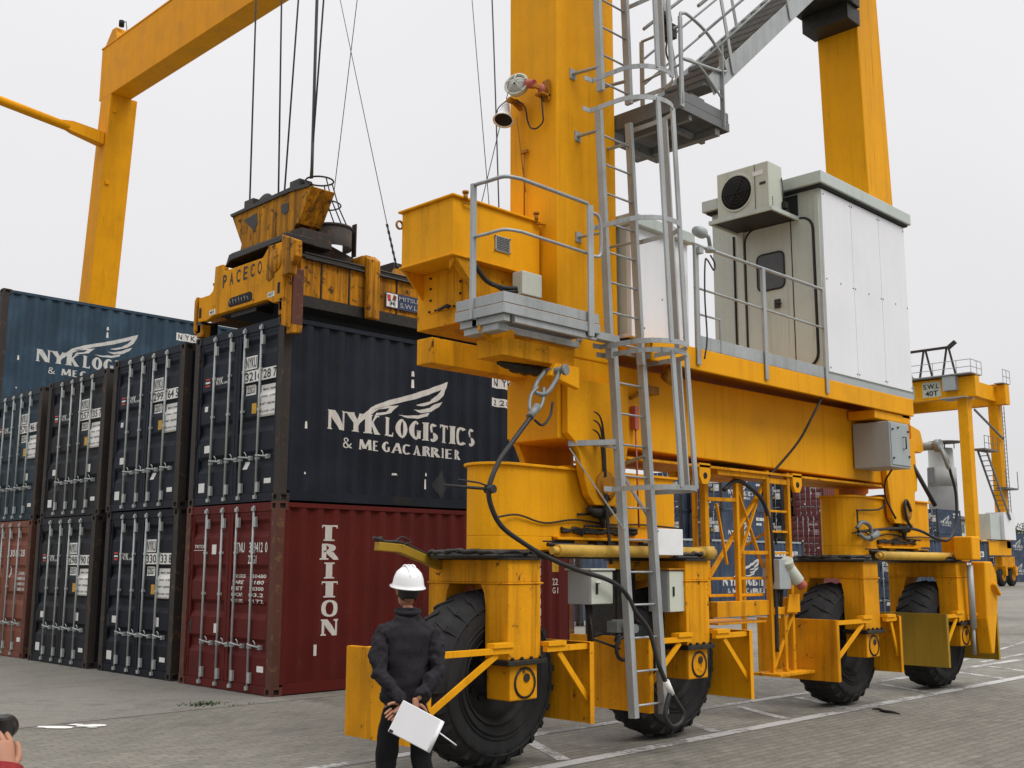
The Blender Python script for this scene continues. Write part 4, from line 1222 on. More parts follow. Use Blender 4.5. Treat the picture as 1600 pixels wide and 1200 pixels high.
# ---- walkway railing
b = KB()
for x in (.60, 1.86, 3.17):
    b.box(x - .03, x + .03, -6.53, -6.515, 3.72, 4.96); b.box(x - .006, x + .006, -6.515, -6.48, 3.72, 4.96)
b.tube([(.56, -6.50, 4.97), (3.19, -6.50, 4.97)], .019, 8); b.tube([(.58, -6.50, 4.52), (3.17, -6.50, 4.50)], .014, 8)
b.tube([(.58, -6.50, 4.25), (1.02, -6.50, 4.25), (1.02, -6.50, 3.9)], .014, 8)
b.box(.60, 3.17, -6.506, -6.498, 3.895, 4.03)
b.build('walkway_railing', M['galv'], crane, .003)
b = KB(); b.lathe([(0, -.09), (.04, -.09), (.055, -.05), (.06, .02), (.055, .06), (0, .065)], (.62, -6.56, 5.09), 'x', 16)
b.tube([(.68, -6.56, 5.10), (.80, -6.54, 5.08), (.84, -6.53, 4.98)], .022, 8); b.lathe([(0, .04), (.03, .04), (.055, 0), (.055, -.015), (0, -.015)], (.84, -6.53, 4.95), 'z', 14)
b.box(.59, .66, -6.57, -6.50, 4.87, 4.93)
wl = b.build('walkway_lamp', M['grey_box'], crane)
b = KB(); b.tube(spline([(.84, -6.53, 4.90), (.90, -6.54, 4.82), (.86, -6.55, 4.74), (.74, -6.56, 4.82), (.68, -6.57, 4.78), (.66, -6.57, 4.4), (.68, -6.57, 4.0), (.64, -6.56, 3.78)], 6), .009, 5)
b.build('cable', M['cable'], wl)

# ---- small white cabinet beside the ladder
b = KB(); b.box(-.10, .86, -6.23, -5.40, 3.95, 5.08)
cab1 = b.build('electrical_cabinet', M['panel_white'], crane, .008)
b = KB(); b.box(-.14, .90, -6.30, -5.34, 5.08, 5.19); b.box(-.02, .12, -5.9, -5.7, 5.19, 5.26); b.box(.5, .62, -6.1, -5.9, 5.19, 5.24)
b.build('cabinet_lid', M['panel_shaded_grey'], cab1, .006)
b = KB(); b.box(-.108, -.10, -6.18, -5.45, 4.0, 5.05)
b.build('side_panel', M['panel_shaded_grey'], cab1)  # thin grey sheet painting shade onto the white cabinet's left side
b = KB(); b.box(-.06, .82, -6.15, -5.5, 3.89, 3.95)
b.build('plinth', M['dark'], cab1)
b = KB()
for x, z in ((.4, 4.4), (.1, 4.06), (.75, 4.06), (.1, 4.95), (.75, 4.95)): b.cyl((x, -6.235, z), (x, -6.225, z), .008, 6)
b.build('rivet', M['grease_and_black'], cab1)

# ---- large white power house
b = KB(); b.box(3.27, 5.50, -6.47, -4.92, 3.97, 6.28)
ph = b.build('power_house', M['panel_shaded_grey'], crane, .01)  # left wall's shade is in the body colour; front cladding stays white
b = KB()
for x0, x1 in ((3.285, 4.00), (4.006, 4.74), (4.746, 5.485)): b.box(x0, x1, -6.492, -6.47, 4.0, 6.25)
b.build('cladding_panel', M['panel_white'], ph, .003)
b = KB()
for x in (3.32, 3.66, 3.975, 4.03, 4.38, 4.715, 4.77, 5.12, 5.46):
    for z in (4.05, 5.13, 6.19):
        if (x in (3.66, 4.38, 5.12)) and z != 5.13: continue
        b.cyl((x, -6.498, z), (x, -6.49, z), .009, 6)
b.build('rivet', M['grease_and_black'], ph)
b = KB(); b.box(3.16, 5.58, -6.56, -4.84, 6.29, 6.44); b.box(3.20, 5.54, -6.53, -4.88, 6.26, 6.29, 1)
b.build('house_roof', [M['panel_shaded_grey'], M['seal']], ph, .01)
b = KB(); b.box(3.24, 3.27, -6.47, -4.93, 3.90, 3.97); b.box(3.27, 5.5, -6.49, -5.0, 3.89, 3.97)
b.build('house_sill', M['grey_box'], ph)
def rrect(y0, y1, z0, z1, r, n=5):
    P = []
    for cy, cz, a0 in ((y1 - r, z1 - r, 0), (y0 + r, z1 - r, 90), (y0 + r, z0 + r, 180), (y1 - r, z0 + r, 270)):
        for i in range(n + 1):
            a = R(a0 + 90 * i / n); P.append((cy + r * math.cos(a), cz + r * math.sin(a)))
    return P
b = KB()
Pd = rrect(-6.37, -5.42, 4.08, 5.93, .16); b.tube([(3.262, y, z) for y, z in Pd], .018, 6, close=True)
b.build('door_seal', M['seal'], ph)
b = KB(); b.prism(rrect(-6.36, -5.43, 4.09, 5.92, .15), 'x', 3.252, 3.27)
hd = b.build('house_door', M['panel_shaded_grey'], ph, .003)
b = KB(); b.prism(rrect(-5.96, -5.60, 5.12, 5.56, .06), 'x', 3.243, 3.252)
b.build('window', M['glass'], hd)
b = KB(); b.tube([(3.246, y, z) for y, z in rrect(-5.97, -5.59, 5.11, 5.57, .07)], .013, 6, close=True); b.box(3.246, 3.252, -6.085, -6.075, 4.12, 5.92)
b.build('door_seal', M['seal'], hd)
b = KB(); b.tube([(3.25, -5.86, 4.92), (3.21, -5.86, 4.92), (3.21, -5.93, 4.90)], .012, 6); b.box(3.235, 3.25, -5.90, -5.82, 4.86, 4.97)
b.build('door_handle', M['grease_and_black'], hd)
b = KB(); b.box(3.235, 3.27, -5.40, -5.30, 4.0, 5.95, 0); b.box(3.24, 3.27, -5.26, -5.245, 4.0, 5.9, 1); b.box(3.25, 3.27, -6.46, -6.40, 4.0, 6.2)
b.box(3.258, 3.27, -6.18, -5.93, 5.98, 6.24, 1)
b.build('side_trim', [M['panel_shaded_grey'], M['seal']], ph, .003)

# ---- air conditioner on a shelf
b = KB(); b.box(2.72, 3.04, -6.11, -5.38, 5.96, 6.555)
ac = b.build('air_conditioner', M['cream'], crane, .012)
b = KB(); b.lathe([(.215, 2.712), (.235, 2.706), (.245, 2.72)], (0, -5.66, 6.255), 'x', 36)
b.lathe([(0, 2.716), (.215, 2.716), (.215, 2.72)], (0, -5.66, 6.255), 'x', 36, 1)
for k in range(6):
    a = k * PI / 3
    b.bar((2.708, -5.66, 6.255), (2.708, -5.66 + .21 * math.cos(a), 6.255 + .21 * math.sin(a)), .012, .004, mi=2)
for r in (.05, .09, .13, .17): b.lathe([(r, 2.704), (r + .006, 2.702), (r + .006, 2.708), (r, 2.708)], (0, -5.66, 6.255), 'x', 30, 2)
b.build('fan_grille', [M['cream'], M['dark'], M['grease_and_black']], ac)
b = KB(); b.box(2.712, 2.72, -6.04, -5.90, 6.40, 6.455, 0); b.box(2.712, 2.72, -6.07, -5.99, 6.275, 6.305, 1); b.box(2.716, 2.72, -5.927, -5.921, 5.97, 6.55, 1)
for z in (6.02, 6.05, 6.08, 6.11): b.cyl((2.80, -6.116, z), (2.80, -6.108, z), .008, 6, 1)
b.build('maker_plate', [M['white'], M['grease_and_black']], ac)
b = KB(); b.box(2.66, 3.27, -6.20, -6.17, 5.90, 5.95); b.box(2.66, 3.27, -5.33, -5.30, 5.90, 5.95); b.box(2.63, 2.66, -6.20, -5.30, 5.90, 5.95); b.build('wall_shelf', M['panel_shaded_grey'], ac, .004)
b = KB(); b.box(2.665, 3.265, -6.168, -5.332, 5.925, 5.95); b.build('shelf_tray', M['grease_and_black'], ac)  # near-black plate filling the open shelf frame
b = KB(); b.tube([(3.0, -6.125, 6.40), (3.03, -6.13, 6.15), (3.05, -6.13, 6.08)], .008, 5); b.box(3.0, 3.08, -6.16, -6.10, 6.02, 6.10); b.box(3.0, 3.08, -6.17, -6.11, 5.94, 6.0)
b.build('pipe_valve', M['grease_and_black'], ac)

# ---- stair and landing beside the near leg
b = KB()
b.box(-.13, .72, -6.885, -6.87, 6.10, 6.19); b.box(-.13, .72, -6.875, -6.86, 6.20, 6.30)
b.box(-.13, -.12, -6.87, -6.02, 6.10, 6.26); b.box(.71, .72, -6.87, -5.9, 6.10, 6.26); b.box(.05, .10, -6.86, -5.9, 6.04, 6.10); b.box(.5, .58, -6.86, -5.8, 6.02, 6.10)
b.box(-.15, .70, -6.05, -5.97, 6.0, 6.10); b.box(-.12, .7, -6.6, -6.55, 6.05, 6.10)
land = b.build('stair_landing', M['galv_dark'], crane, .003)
b = KB()
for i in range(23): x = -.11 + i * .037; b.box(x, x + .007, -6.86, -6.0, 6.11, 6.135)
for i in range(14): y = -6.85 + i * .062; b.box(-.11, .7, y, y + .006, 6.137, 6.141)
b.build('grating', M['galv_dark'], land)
SX0, SZ0, SX1, SZ1 = .12, 6.24, 5.6, 11.06
b = KB()
for y in (-6.87, -6.22): b.bar((SX0 + .3, y, SZ0 + .26), (SX1, y, SZ1), .012, .19, up=(0, 0, 1))
stair = b.build('stair', M['galv'], crane)
b = KB(); n = 25
for i in range(n):
    t = (i + .4) / n; x = SX0 + (SX1 - SX0) * t; z = SZ0 + (SZ1 - SZ0) * t
    b.box(x - .115, x + .115, -6.86, -6.23, z - .012, z + .012); b.box(x - .118, x - .108, -6.86, -6.23, z - .03, z + .015)
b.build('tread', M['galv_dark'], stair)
b = KB()
for y in (-6.89, -6.20):
    for h, r in ((.95, .019), (.62, .013), (.34, .013)):
        b.tube([(SX0 + .1, y, SZ0 + .1 + h), (SX1, y, SZ1 + h)], r, 7)
    for t in (.12, .34, .56, .78):
        x = SX0 + (SX1 - SX0) * t; z = SZ0 + (SZ1 - SZ0) * t
        b.bar((x + .05, y, z - .05), (x - .22, y, z + .98), .05, .012, up=(0, 1, 0))
b.build('stair_railing', M['galv'], stair)
b = KB()
for y in (-6.89,):
    b.tube(spline([(-.10, y, 6.15), (-.10, y, 7.0), (-.06, y, 7.10), (.05, y, 7.12), (.35, y, 7.05), (.60, y, 6.9), (.66, y, 6.8), (.62, y, 6.72), (-.10, y, 6.62)], 6), .016, 7)
    b.bar((.60, y, 6.12), (.60, y, 7.0), .05, .012); b.bar((-.10, y, 6.12), (-.10, y, 7.05), .02, .05)
    b.tube(spline([(-.1, y, 6.62), (.1, y, 6.66), (.3, y, 6.60), (.62, y, 6.40)], 5), .012, 6)
b.bar((-.11, -6.42, 6.12), (-.11, -6.42, 6.95), .05, .012); b.tube([(-.11, -6.88, 6.95), (-.11, -6.42, 6.95)], .014, 6); b.tube([(-.11, -6.88, 6.55), (-.11, -6.42, 6.52)], .012, 6)
b.build('landing_railing', M['galv'], land)
b = KB(); b.box(-.16, -.06, -6.82, -6.70, 6.86, 7.0); b.lathe([(0, .1), (.06, .08), (.07, 0), (.04, -.05), (0, -.05)], (-.11, -6.72, 7.06), 'z', 12)
b.tube(spline([(-.12, -6.75, 6.9), (-.16, -6.76, 6.7), (-.12, -6.78, 6.6), (-.08, -6.77, 6.72), (-.12, -6.76, 6.85)], 5), .01, 5)
b.build('switch_box', M['grease_and_black'], land)
b = KB()      # upper landing against the right leg, coloured near black all over
b.box(4.55, 5.2, -6.18, -5.40, 9.46, 9.62); b.box(4.90, 5.26, -6.14, -5.44, 9.22, 9.46); b.box(4.55, 5.05, -6.9, -6.18, 9.52, 9.60)
b.build('upper_landing', M['grease_and_black'], crane, .006)

# ---- floodlight and horn on the near leg
b = KB(); b.bar((-1.06, -5.98, 6.26), (-1.22, -5.98, 6.26), .03); b.box(-1.16, -1.05, -6.03, -5.93, 6.19, 6.21); b.box(-1.07, -1.05, -6.03, -5.95, 6.15, 6.36)
b.box(-1.24, -1.05, -5.68, -5.62, 6.20, 6.23); b.bar((-1.05, -5.64, 6.17), (-1.22, -5.64, 6.24), .03)
fl = build_each(b, 'lamp_bracket', M['yellow_greasy'], crane)[0]
b = KB(); b.cyl((-1.19, -5.85, 6.33), (-1.18, -5.94, 6.30), .045, 12); b.cyl((-1.18, -5.94, 6.30), (-1.13, -5.98, 6.27), .018, 8); b.lathe([(.02, -.04), (.036, -.025), (.04, .025), (.02, .05)], (-1.12, -5.985, 6.25), 'z', 10)
b.build('flex_joint', M['pink'], fl)
b = KB()
b.lathe([(.0, .10), (.07, .10), (.13, .06), (.15, -.01), (.155, -.03), (.135, -.035), (.13, -.02), (.12, -.02)], (0, 0, 0), 'x', 26)
b.lathe([(0, -.06), (.06, -.05), (.11, -.02), (.125, .0)], (0, 0, 0), 'x', 22, 1)
b.lathe([(0, -.066), (.02, -.064), (.02, -.05)], (0, 0, 0), 'x', 12, 2)
for k in range(5):
    a = k * 2 * PI / 5 + .3
    b.tube([(-.03, .148 * math.cos(a), .148 * math.sin(a)), (-.085, .06 * math.cos(a), .06 * math.sin(a)), (-.09, 0, 0)], .007, 5)
rot = Matrix.Rotation(R(14), 3, 'Y') @ Matrix.Identity(3); rot = Matrix.Rotation(R(22), 3, 'Z') @ rot
for i, v in enumerate(b.v): b.v[i] = rot @ (v * .80) + Vector((-1.23, -5.76, 6.33))
b.build('floodlight', [M['cream'], M['concrete_far'], M['grease_and_black']], fl)
b = KB(); b.lathe([(.0, .22), (.025, .22), (.035, .16), (.055, .06), (.095, -.03), (.10, -.035), (.085, -.03), (.03, .05), (0, .06)], (0, 0, 0), 'z', 24)
b.lathe([(0, -.005), (.088, -.028)], (0, 0, 0), 'z', 20, 1)
rot = Matrix.Rotation(R(20), 3, 'Y'); rot = Matrix.Rotation(R(-10), 3, 'X') @ rot
for i, v in enumerate(b.v): b.v[i] = rot @ (v * 1.05) + Vector((-1.23, -5.58, 6.05))
b.tube(spline([(-1.29, -5.55, 6.05), (-1.28, -5.55, 6.14), (-1.2, -5.6, 6.24)], 4), .006, 5, 2)
b.build('horn', [M['white'], M['dark'], M['grease_and_black']], fl)
b = KB(); b.tube(spline([(-1.12, -5.98, 6.19), (-1.10, -5.98, 6.02), (-1.08, -5.96, 5.94), (-1.08, -5.88, 5.90), (-1.08, -5.80, 5.93), (-1.09, -5.765, 6.02), (-1.12, -5.76, 6.14), (-1.18, -5.70, 6.22)], 6), .008, 6)
b.build('cable', M['cable'], fl)
b = KB(); b.tube([(-1.065, -5.70, 5.72), (-1.065, -5.70, 5.05)], .008, 5); b.box(-1.08, -1.05, -5.74, -5.66, 5.70, 5.73); b.tube([(-1.07, -5.6, 6.1), (-1.068, -5.72, 5.3)], .006, 5)
b.build('cable', M['yellow_greasy'], crane)

# ---- grey control box under the right end
b = KB(); b.box(4.52, 5.06, -6.60, -6.11, 2.95, 3.52)
gb = b.build('control_box', M['grey_box'], crane, .008)
b = KB(); b.box(4.54, 5.04, -6.612, -6.60, 2.98, 3.50)
b.build('box_door', M['grey_box'], gb, .004)
b = KB(); b.tube([(4.86, -6.61, 3.34), (4.86, -6.65, 3.34), (4.86, -6.65, 3.19), (4.86, -6.61, 3.19)], .009, 6)
b.build('door_handle', M['grease_and_black'], gb)
for x, z in ((4.57, 3.42), (4.57, 3.06), (4.72, 3.45), (5.0, 3.1), (5.0, 3.42)):
    b = KB(); b.cyl((x, -6.63, z), (x, -6.61, z), .013, 6); b.build('latch', M['grease_and_black'], gb)
b = KB(); b.tube(spline([(4.95, -6.4, 2.95), (5.05, -6.25, 2.8), (5.2, -6.18, 2.6), (5.45, -6.18, 2.35)], 5), .012, 6); b.tube(spline([(5.82, -6.22, 2.46), (5.7, -6.22, 2.6), (5.64, -6.22, 2.5), (5.7, -6.22, 2.33), (5.8, -6.22, 2.25)], 5), .02, 7)
b.tube(spline([(4.55, -6.1, 2.1), (4.56, -6.1, 2.4), (4.6, -6.1, 2.43), (5.1, -6.12, 2.46), (5.28, -6.15, 2.56)], 5), .012, 6)
b.build('cable', M['cable'], gb)
b = KB(); b.tube(spline([(3.19, -6.49, 3.78), (2.98, -6.42, 3.45), (2.85, -6.3, 3.15), (2.62, -6.14, 2.84), (2.5, -6.1, 2.74)], 6), .014, 6)
b.build('cable', M['cable'], crane)
# small lamp under the walkway
b = KB(); b.lathe([(0, .06), (.04, .06), (.1, -.02), (.11, -.05), (0, -.06)], (.35, -6.32, 3.60), 'y', 14); b.box(.2, .36, -6.2, -6.1, 3.42, 3.5); b.tube([(.2, -6.14, 3.45), (.0, -6.12, 3.36)], .02, 6)
b.build('bulkhead_lamp', M['yellow_greasy'], crane)
b = KB(); b.box(.02, .08, -6.16, -6.10, 3.05, 3.28); b.tube([(.05, -6.14, 3.05), (.05, -6.16, 2.1)], .01, 5)
b.build('limit_switch', M['pink'], crane)
for s in ():
    pass

# ---- cabinets and blank sign low down by the ladder
b = KB(); b.box(-.96, -.66, -6.40, -6.14, 1.40, 1.69)
c1 = b.build('switch_cabinet', M['grey_box'], crane, .006)
b = KB(); b.box(-.955, -.665, -6.415, -6.40, 1.405, 1.685); b.box(-.98, -.64, -6.43, -6.12, 1.695, 1.712)
b.build('cabinet_door', M['cream'], c1, .004)
b = KB(); b.box(-.90, -.875, -6.425, -6.415, 1.49, 1.585, 0); b.box(-.90, -.84, -6.425, -6.415, 1.587, 1.600, 1)
b.build('door_handle', [M['grease_and_black'], M['white']], c1)
b = KB(); b.tube([(-.85, -6.27, 1.40), (-.82, -6.27, 1.2), (-.75, -6.25, 1.12), (-.62, -6.25, 1.14)], .022, 7); b.tube([(-.80, -6.25, 1.40), (-.78, -6.25, 1.0)], .03, 7); b.tube([(-.86, -6.3, 1.40), (-.82, -6.3, 1.1), (-.5, -6.35, 1.0)], .012, 6)
b.build('cable', M['cable'], c1)
b = KB(); b.box(.20, .48, -6.38, -6.14, 1.30, 1.69)
c2 = b.build('switch_cabinet', M['grey_box'], crane, .006)
b = KB(); b.box(.205, .475, -6.395, -6.38, 1.305, 1.685); b.box(.18, .50, -6.41, -6.12, 1.695, 1.712, 1)
b.build('cabinet_door', [M['cream'], M['yellow_greasy']], c2, .004)
b = KB(); b.box(.25, .272, -6.405, -6.395, 1.45, 1.54)
b.build('door_handle', M['grease_and_black'], c2)
b = KB(); b.box(.03, .43, -6.40, -6.388, 1.835, 2.085); b.tube([(.2, -6.39, 1.95), (.2, -6.1, 1.95)], .015, 6, 1)
b.build('blank_sign', [M['white'], M['galv']], crane, .008)
b = KB(); b.box(-.52, -.30, -6.34, -6.22, 1.14, 1.24, 0); b.cyl((-.40, -6.38, 1.20), (-.40, -6.2, 1.20), .055, 10, 0); b.cyl((-.32, -6.40, 1.17), (-.32, -6.2, 1.17), .04, 10, 0)
b.tube(arc((-.46, -6.36, 1.0), .10, 0, 2 * PI, 18, 'xz'), .018, 7, 1); b.tube([(-.45, -6.3, 1.15), (-.5, -6.32, 1.06)], .03, 7, 1)
b.build('plug_socket', [M['shackle'], M['cable']], crane)
b = KB(); b.box(-.12, .18, -6.02, -5.6, 1.0, 1.7)
b.build('hub_motor', M['grease_and_black'], crane, .03)  # plain dark box standing in for the hub and motor

# ---- lattice service frame hung under the beam
FY = M['yellow_worn']
b = KB()
X = (1.55, 1.98, 2.48, 2.92); fy, by = -6.0, -5.45
for x, z0, z1, y, mw in ((X[0], 1.42, 2.72, fy + .12, .07), (X[1], 1.30, 2.72, fy, .05), (X[2], .55, 2.80, fy - .08, .055), (X[3], .55, 2.80, fy - .08, .055), (X[1], 1.3, 2.72, by, .05), (X[3], .9, 2.8, by, .05)):
    b.bar((x, y, z0), (x, y, z1), mw)
b.box(1.50, 2.50, -6.1, -5.45, 2.70, 2.78); b.box(2.46, 2.94, -6.10, -6.06, 2.66, 2.72)
for z in (2.55,): b.bar((X[0], fy + .1, z - .1), (X[1], fy, z - .1), .04)
b.bar((X[1], fy, 2.62), (X[2], fy, 1.72), .035, .02); b.bar((X[1], fy, 1.76), (X[2], fy - .03, 2.66), .035, .02); b.bar((X[0], fy + .1, 1.6), (X[2], fy - .02, 2.6), .05, .03); b.bar((X[0] + .05, fy, 2.4), (X[0] + .22, fy, 1.75), .03, .02)
for z in (2.35, 2.12, 1.88): b.bar((X[2], fy - .08, z), (X[3], fy - .08, z), .025)
b.bar((X[2], fy - .08, 2.12), (X[3], by, 1.95), .03, .02); b.bar((X[1], fy, 1.88), (X[2], fy - .08, 1.88), .04)
b.bar((X[0], fy + .1, 1.60), (X[2], fy, 1.60), .03); b.bar((X[0], fy + .1, 1.42), (X[2], fy, 1.42), .03)
b.box(1.45, 2.50, -6.08, -5.95, 1.20, 1.36); b.box(1.5, 2.5, -6.05, -5.45, 1.12, 1.14)
b.box(2.50, 2.92, -6.12, -6.02, 1.20, 1.28); b.box(2.92, 3.02, -6.10, -5.95, 1.20, 1.38)
b.prism([(2.70, 1.22), (2.98, 1.22), (2.98, 1.42), (2.76, 1.42)], 'y', -6.16, -6.145)
b.bar((X[2], -6.1, .62), (X[3], -6.1, 1.2), .03); b.box(2.36, 3.10, -6.25, -5.9, .545, .575)
b.bar((2.72, -6.1, .58), (2.72, -6.1, 1.2), .05)
fr = b.build('service_frame', FY, crane, .004)
b = KB(); b.box(2.50, 2.74, -6.20, -5.98, 1.48, 1.81, 0); b.cyl((2.72, -6.16, 1.74), (2.86, -6.22, 1.56), .075, 14, 1); b.cyl((2.86, -6.22, 1.56), (2.91, -6.25, 1.50), .06, 12, 2)
b.cyl((2.66, -6.2, 1.80), (2.73, -6.17, 1.72), .07, 12, 1)
b.build('power_plug', [M['grey_box'], M['cream'], M['pink']], fr, .008)
b = KB(); b.tube(spline([(1.75, -6.0, 2.55), (1.95, -6.02, 2.66), (2.15, -6.04, 2.62), (2.40, -6.08, 2.45), (2.50, -6.1, 2.15), (2.52, -6.12, 1.6), (2.53, -6.12, 1.1), (2.52, -6.12, .8)], 7), .024, 7); b.tube(spline([(2.5, -6.0, 2.62), (2.66, -6.0, 2.3), (2.78, -6.0, 1.98)], 5), .016, 6); b.tube(spline([(2.5, -6.03, 2.5), (2.64, -6.03, 2.2), (2.69, -6.0, 1.9)], 5), .02, 6)
b.box(2.72, 2.86, -6.05, -5.95, 2.05, 2.12); b.tube([(2.62, -6.1, 1.48), (2.62, -6.08, 1.3)], .03, 6); b.tube([(2.7, -6.1, 1.48), (2.7, -6.08, 1.25)], .02, 6)
b.build('cable', M['cable'], fr)

# ================================================================ SPREADER HANGING ON THE NAVY CONTAINER
sp = thing('container_spreader', (3.0, 1.22, 5.19), 'grimy yellow lifting spreader with black letters on its end beam sitting on the navy container', 'spreader')
YW = M['spreader']
def mirr(P): return P
b = MB()
OUT = [(2.40, 5.45), (2.40, 5.83), (2.08, 5.83), (1.99, 5.88), (1.96, 6.00), (1.95, 6.25), (1.74, 6.25), (1.68, 6.13), (.62, 6.13), (.46, 6.27), (.06, 6.27), (.0, 5.85), (.02, 5.40), (.30, 5.40), (.46, 5.48), (1.95, 5.48), (2.14, 5.43)]
slot = [(.86, 5.55), (.90, 5.53), (1.46, 5.53), (1.51, 5.56), (1.51, 5.63), (1.46, 5.67), (.92, 5.68), (.86, 5.64)]
b.prism(OUT, 'x', .0, .10)
end = b.build('end_beam', M['yellow_worn'], sp, .01)
b = MB(); b.box(-.004, 0, 2.30, 2.37, 5.50, 5.66, 0); b.build('slot', M['dark'], end)
b = MB(); b.box(-.004, 0, .14, .20, 5.52, 5.68, 0); b.build('slot', M['dark'], end)
b = MB(); b.prism(slot, 'x', -.004, .0, 0)
for i in range(7): y = .95 + i * .08; b.tube([(-.006, y, 5.55), (-.012, y + .03, 5.60 + random.uniform(0, .05))], .012, 5, 1)
b.build('slot', [M['dark'], M['galv_dark']], end)
b = MB(); Xl = Vector((0, -1, 0))
for i, ch in enumerate('PACECO'): put_text(b, ch, (-.003, 1.70 - i * .192, 5.865 + .006 * i), Xl, Up, .11, .20, .02)
b.build('painted_lettering', M['black_text'], end)
b = MB()
for y in (2.06, .45):
    b.add([(-.003, y, 5.50), (-.003, y - .18, 5.50), (-.003, y - .18, 5.575), (-.003, y, 5.575)], [(0, 1, 2, 3)], 0)
    put_text(b, '40T' if y > 1 else '10T', (-.006, y - .02, 5.515), Xl, Up, .13, .045, .015, 1)
b.build('load_label', [M['white_dirty'], M['black_text']], end)
b = MB()
b.prism([(1.70, 6.20), (1.60, 6.38), (.40, 6.38), (.05, 6.40), (.05, 6.30), (1.55, 6.28)], 'x', .02, .5)
b.box(.10, 5.95, .55, 1.9, 5.46, 5.54); b.box(.1, .4, .9, 1.6, 5.40, 5.47)
for y in (.02, 2.30):
    b.box(.0, .30, y, y + .13, 5.26, 5.45)
b.build('under_frame', M['grease_and_black'], sp, .01)
# twistlock housings
for x in (0.0, 5.9):
    for y in (.02, 2.28):
        b = MB(); b.box(x, x + .16, y, y + .14, 5.20, 5.40); b.cyl((x + .08, y + .07, 5.12), (x + .08, y + .07, 5.22), .03, 10); b.box(x + .01, x + .05, y - .02, y + .16, 5.22, 5.30)
        b.build('twistlock', M['yellow_greasy'], sp, .01)
# main boxes along both sides
for y0, y1 in ((.02, .45), (1.98, 2.40)):
    b = MB(); b.box(.26, 5.80, y0, y1, 5.52, 6.08)
    bx = b.build('side_beam', YW, sp, .01)
    b = MB(); b.box(.24, 5.82, y0 - .03, y1 + .02, 6.08, 6.12); b.box(.24, 5.82, y0 - .01, y1 + .02, 5.36 if y0 < 1 else 5.46, 5.52)
    for x in (.6, 1.1, 2.0, 2.5, 3.0, 4.2, 5.0): b.box(x, x + .02, y0 - .02, y0, 5.52, 6.08)
    b.tube([(.3, y0 - .02, 6.14), (5.7, y0 - .02, 6.14)], .016, 6); b.tube([(.3, y0 - .04, 6.06), (5.7, y0 - .04, 6.06)], .02, 6)
    b.build('beam_flange', M['yellow_greasy'] if y0 > 1 else M['grease_and_black'], bx)
b = MB()
for x in (1.36, 4.5):
    b.hexa([(x, -.13, 5.34), (x + .22, -.13, 5.34), (x + .22, -.03, 5.34), (x, -.03, 5.34), (x, -.13, 6.24), (x + .22, -.13, 6.24), (x + .22, .0, 6.34), (x, .0, 6.34)])
    b.box(x - .03, x + .25, -.01, .3, 6.12, 6.32)
build_each(b, 'guide_post', YW, sp, .02)
b = MB()
b.add([(1.78, -.012, 5.60), (2.50, -.012, 5.60), (2.50, -.012, 5.84), (1.78, -.012, 5.84)], [(0, 1, 2, 3)], 0)
b.add([(1.795, -.015, 5.615), (2.01, -.015, 5.615), (2.01, -.015, 5.825), (1.795, -.015, 5.825)], [(0, 1, 2, 3)], 1)
Xr = Vector((1, 0, 0))
b.add([(1.82, -.018, 5.70), (1.87, -.018, 5.70), (1.87, -.018, 5.80), (1.80, -.018, 5.80)], [(0, 1, 2, 3)], 2)
b.add([(1.90, -.018, 5.72), (1.97, -.018, 5.72), (1.99, -.018, 5.79), (1.93, -.018, 5.81)], [(0, 1, 2, 3)], 3)
put_text(b, 'M', (1.85, -.018, 5.63), Xr, Up, .12, .10, .02, 4)
put_text(b, 'MITSUI', (2.04, -.018, 5.74), Xr, Up, .40, .065, .008, 4); put_text(b, 'S.W.L', (2.06, -.018, 5.63), Xr, Up, .34, .075, .008, 4)
b.build('load_sign', [M['blue_sign'], M['white_dirty'], M['red_text'], M['rustred'], M['grey_box']], sp)
# corner guide flippers
b = MB()
b.prism([(-.16, 6.30), (-.78, 6.16), (-.80, 5.93), (-.60, 5.82), (-.58, 5.70), (-.20, 5.70), (-.18, 6.0)], 'x', -.14, -.02)
for v in b.v: v.y = v.y * .55 + .02
b.hexa([(-.12, -.10, 5.00), (.02, -.14, 4.97), (.06, -.05, 5.0), (-.02, -.02, 5.05), (-.14, -.12, 5.86), (.10, -.14, 5.86), (.10, -.02, 5.86), (-.06, .02, 5.86)])
b.box(.02, .20, -.16, -.03, 5.02, 5.84, 1); b.hexa([(.0, -.17, 4.90), (.18, -.17, 4.92), (.18, -.05, 4.92), (.0, -.05, 4.90), (.02, -.16, 5.04), (.2, -.16, 5.04), (.2, -.03, 5.04), (.02, -.03, 5.04)], 0)
b.build('corner_guide', [YW, M['post_red']], sp, .012)
b = MB(); b.prism([(2.44, 5.86), (2.50, 5.80), (2.50, 5.30), (2.44, 5.25)], 'x', -.02, .14); b.box(-.01, .1, 2.40, 2.46, 5.3, 5.4)
b.build('corner_guide', YW, sp, .012)
b = MB(); b.prism([(.50, 5.78), (.42, 5.74), (.30, 5.80), (.30, 6.26), (.46, 6.27)], 'x', -.012, -.002); b.lathe([(0, -.02), (.16, -.02), (.18, 0), (0, 0)], (0, .28, 6.02), 'x', 20)
b.build('cover_plate', [YW], end)
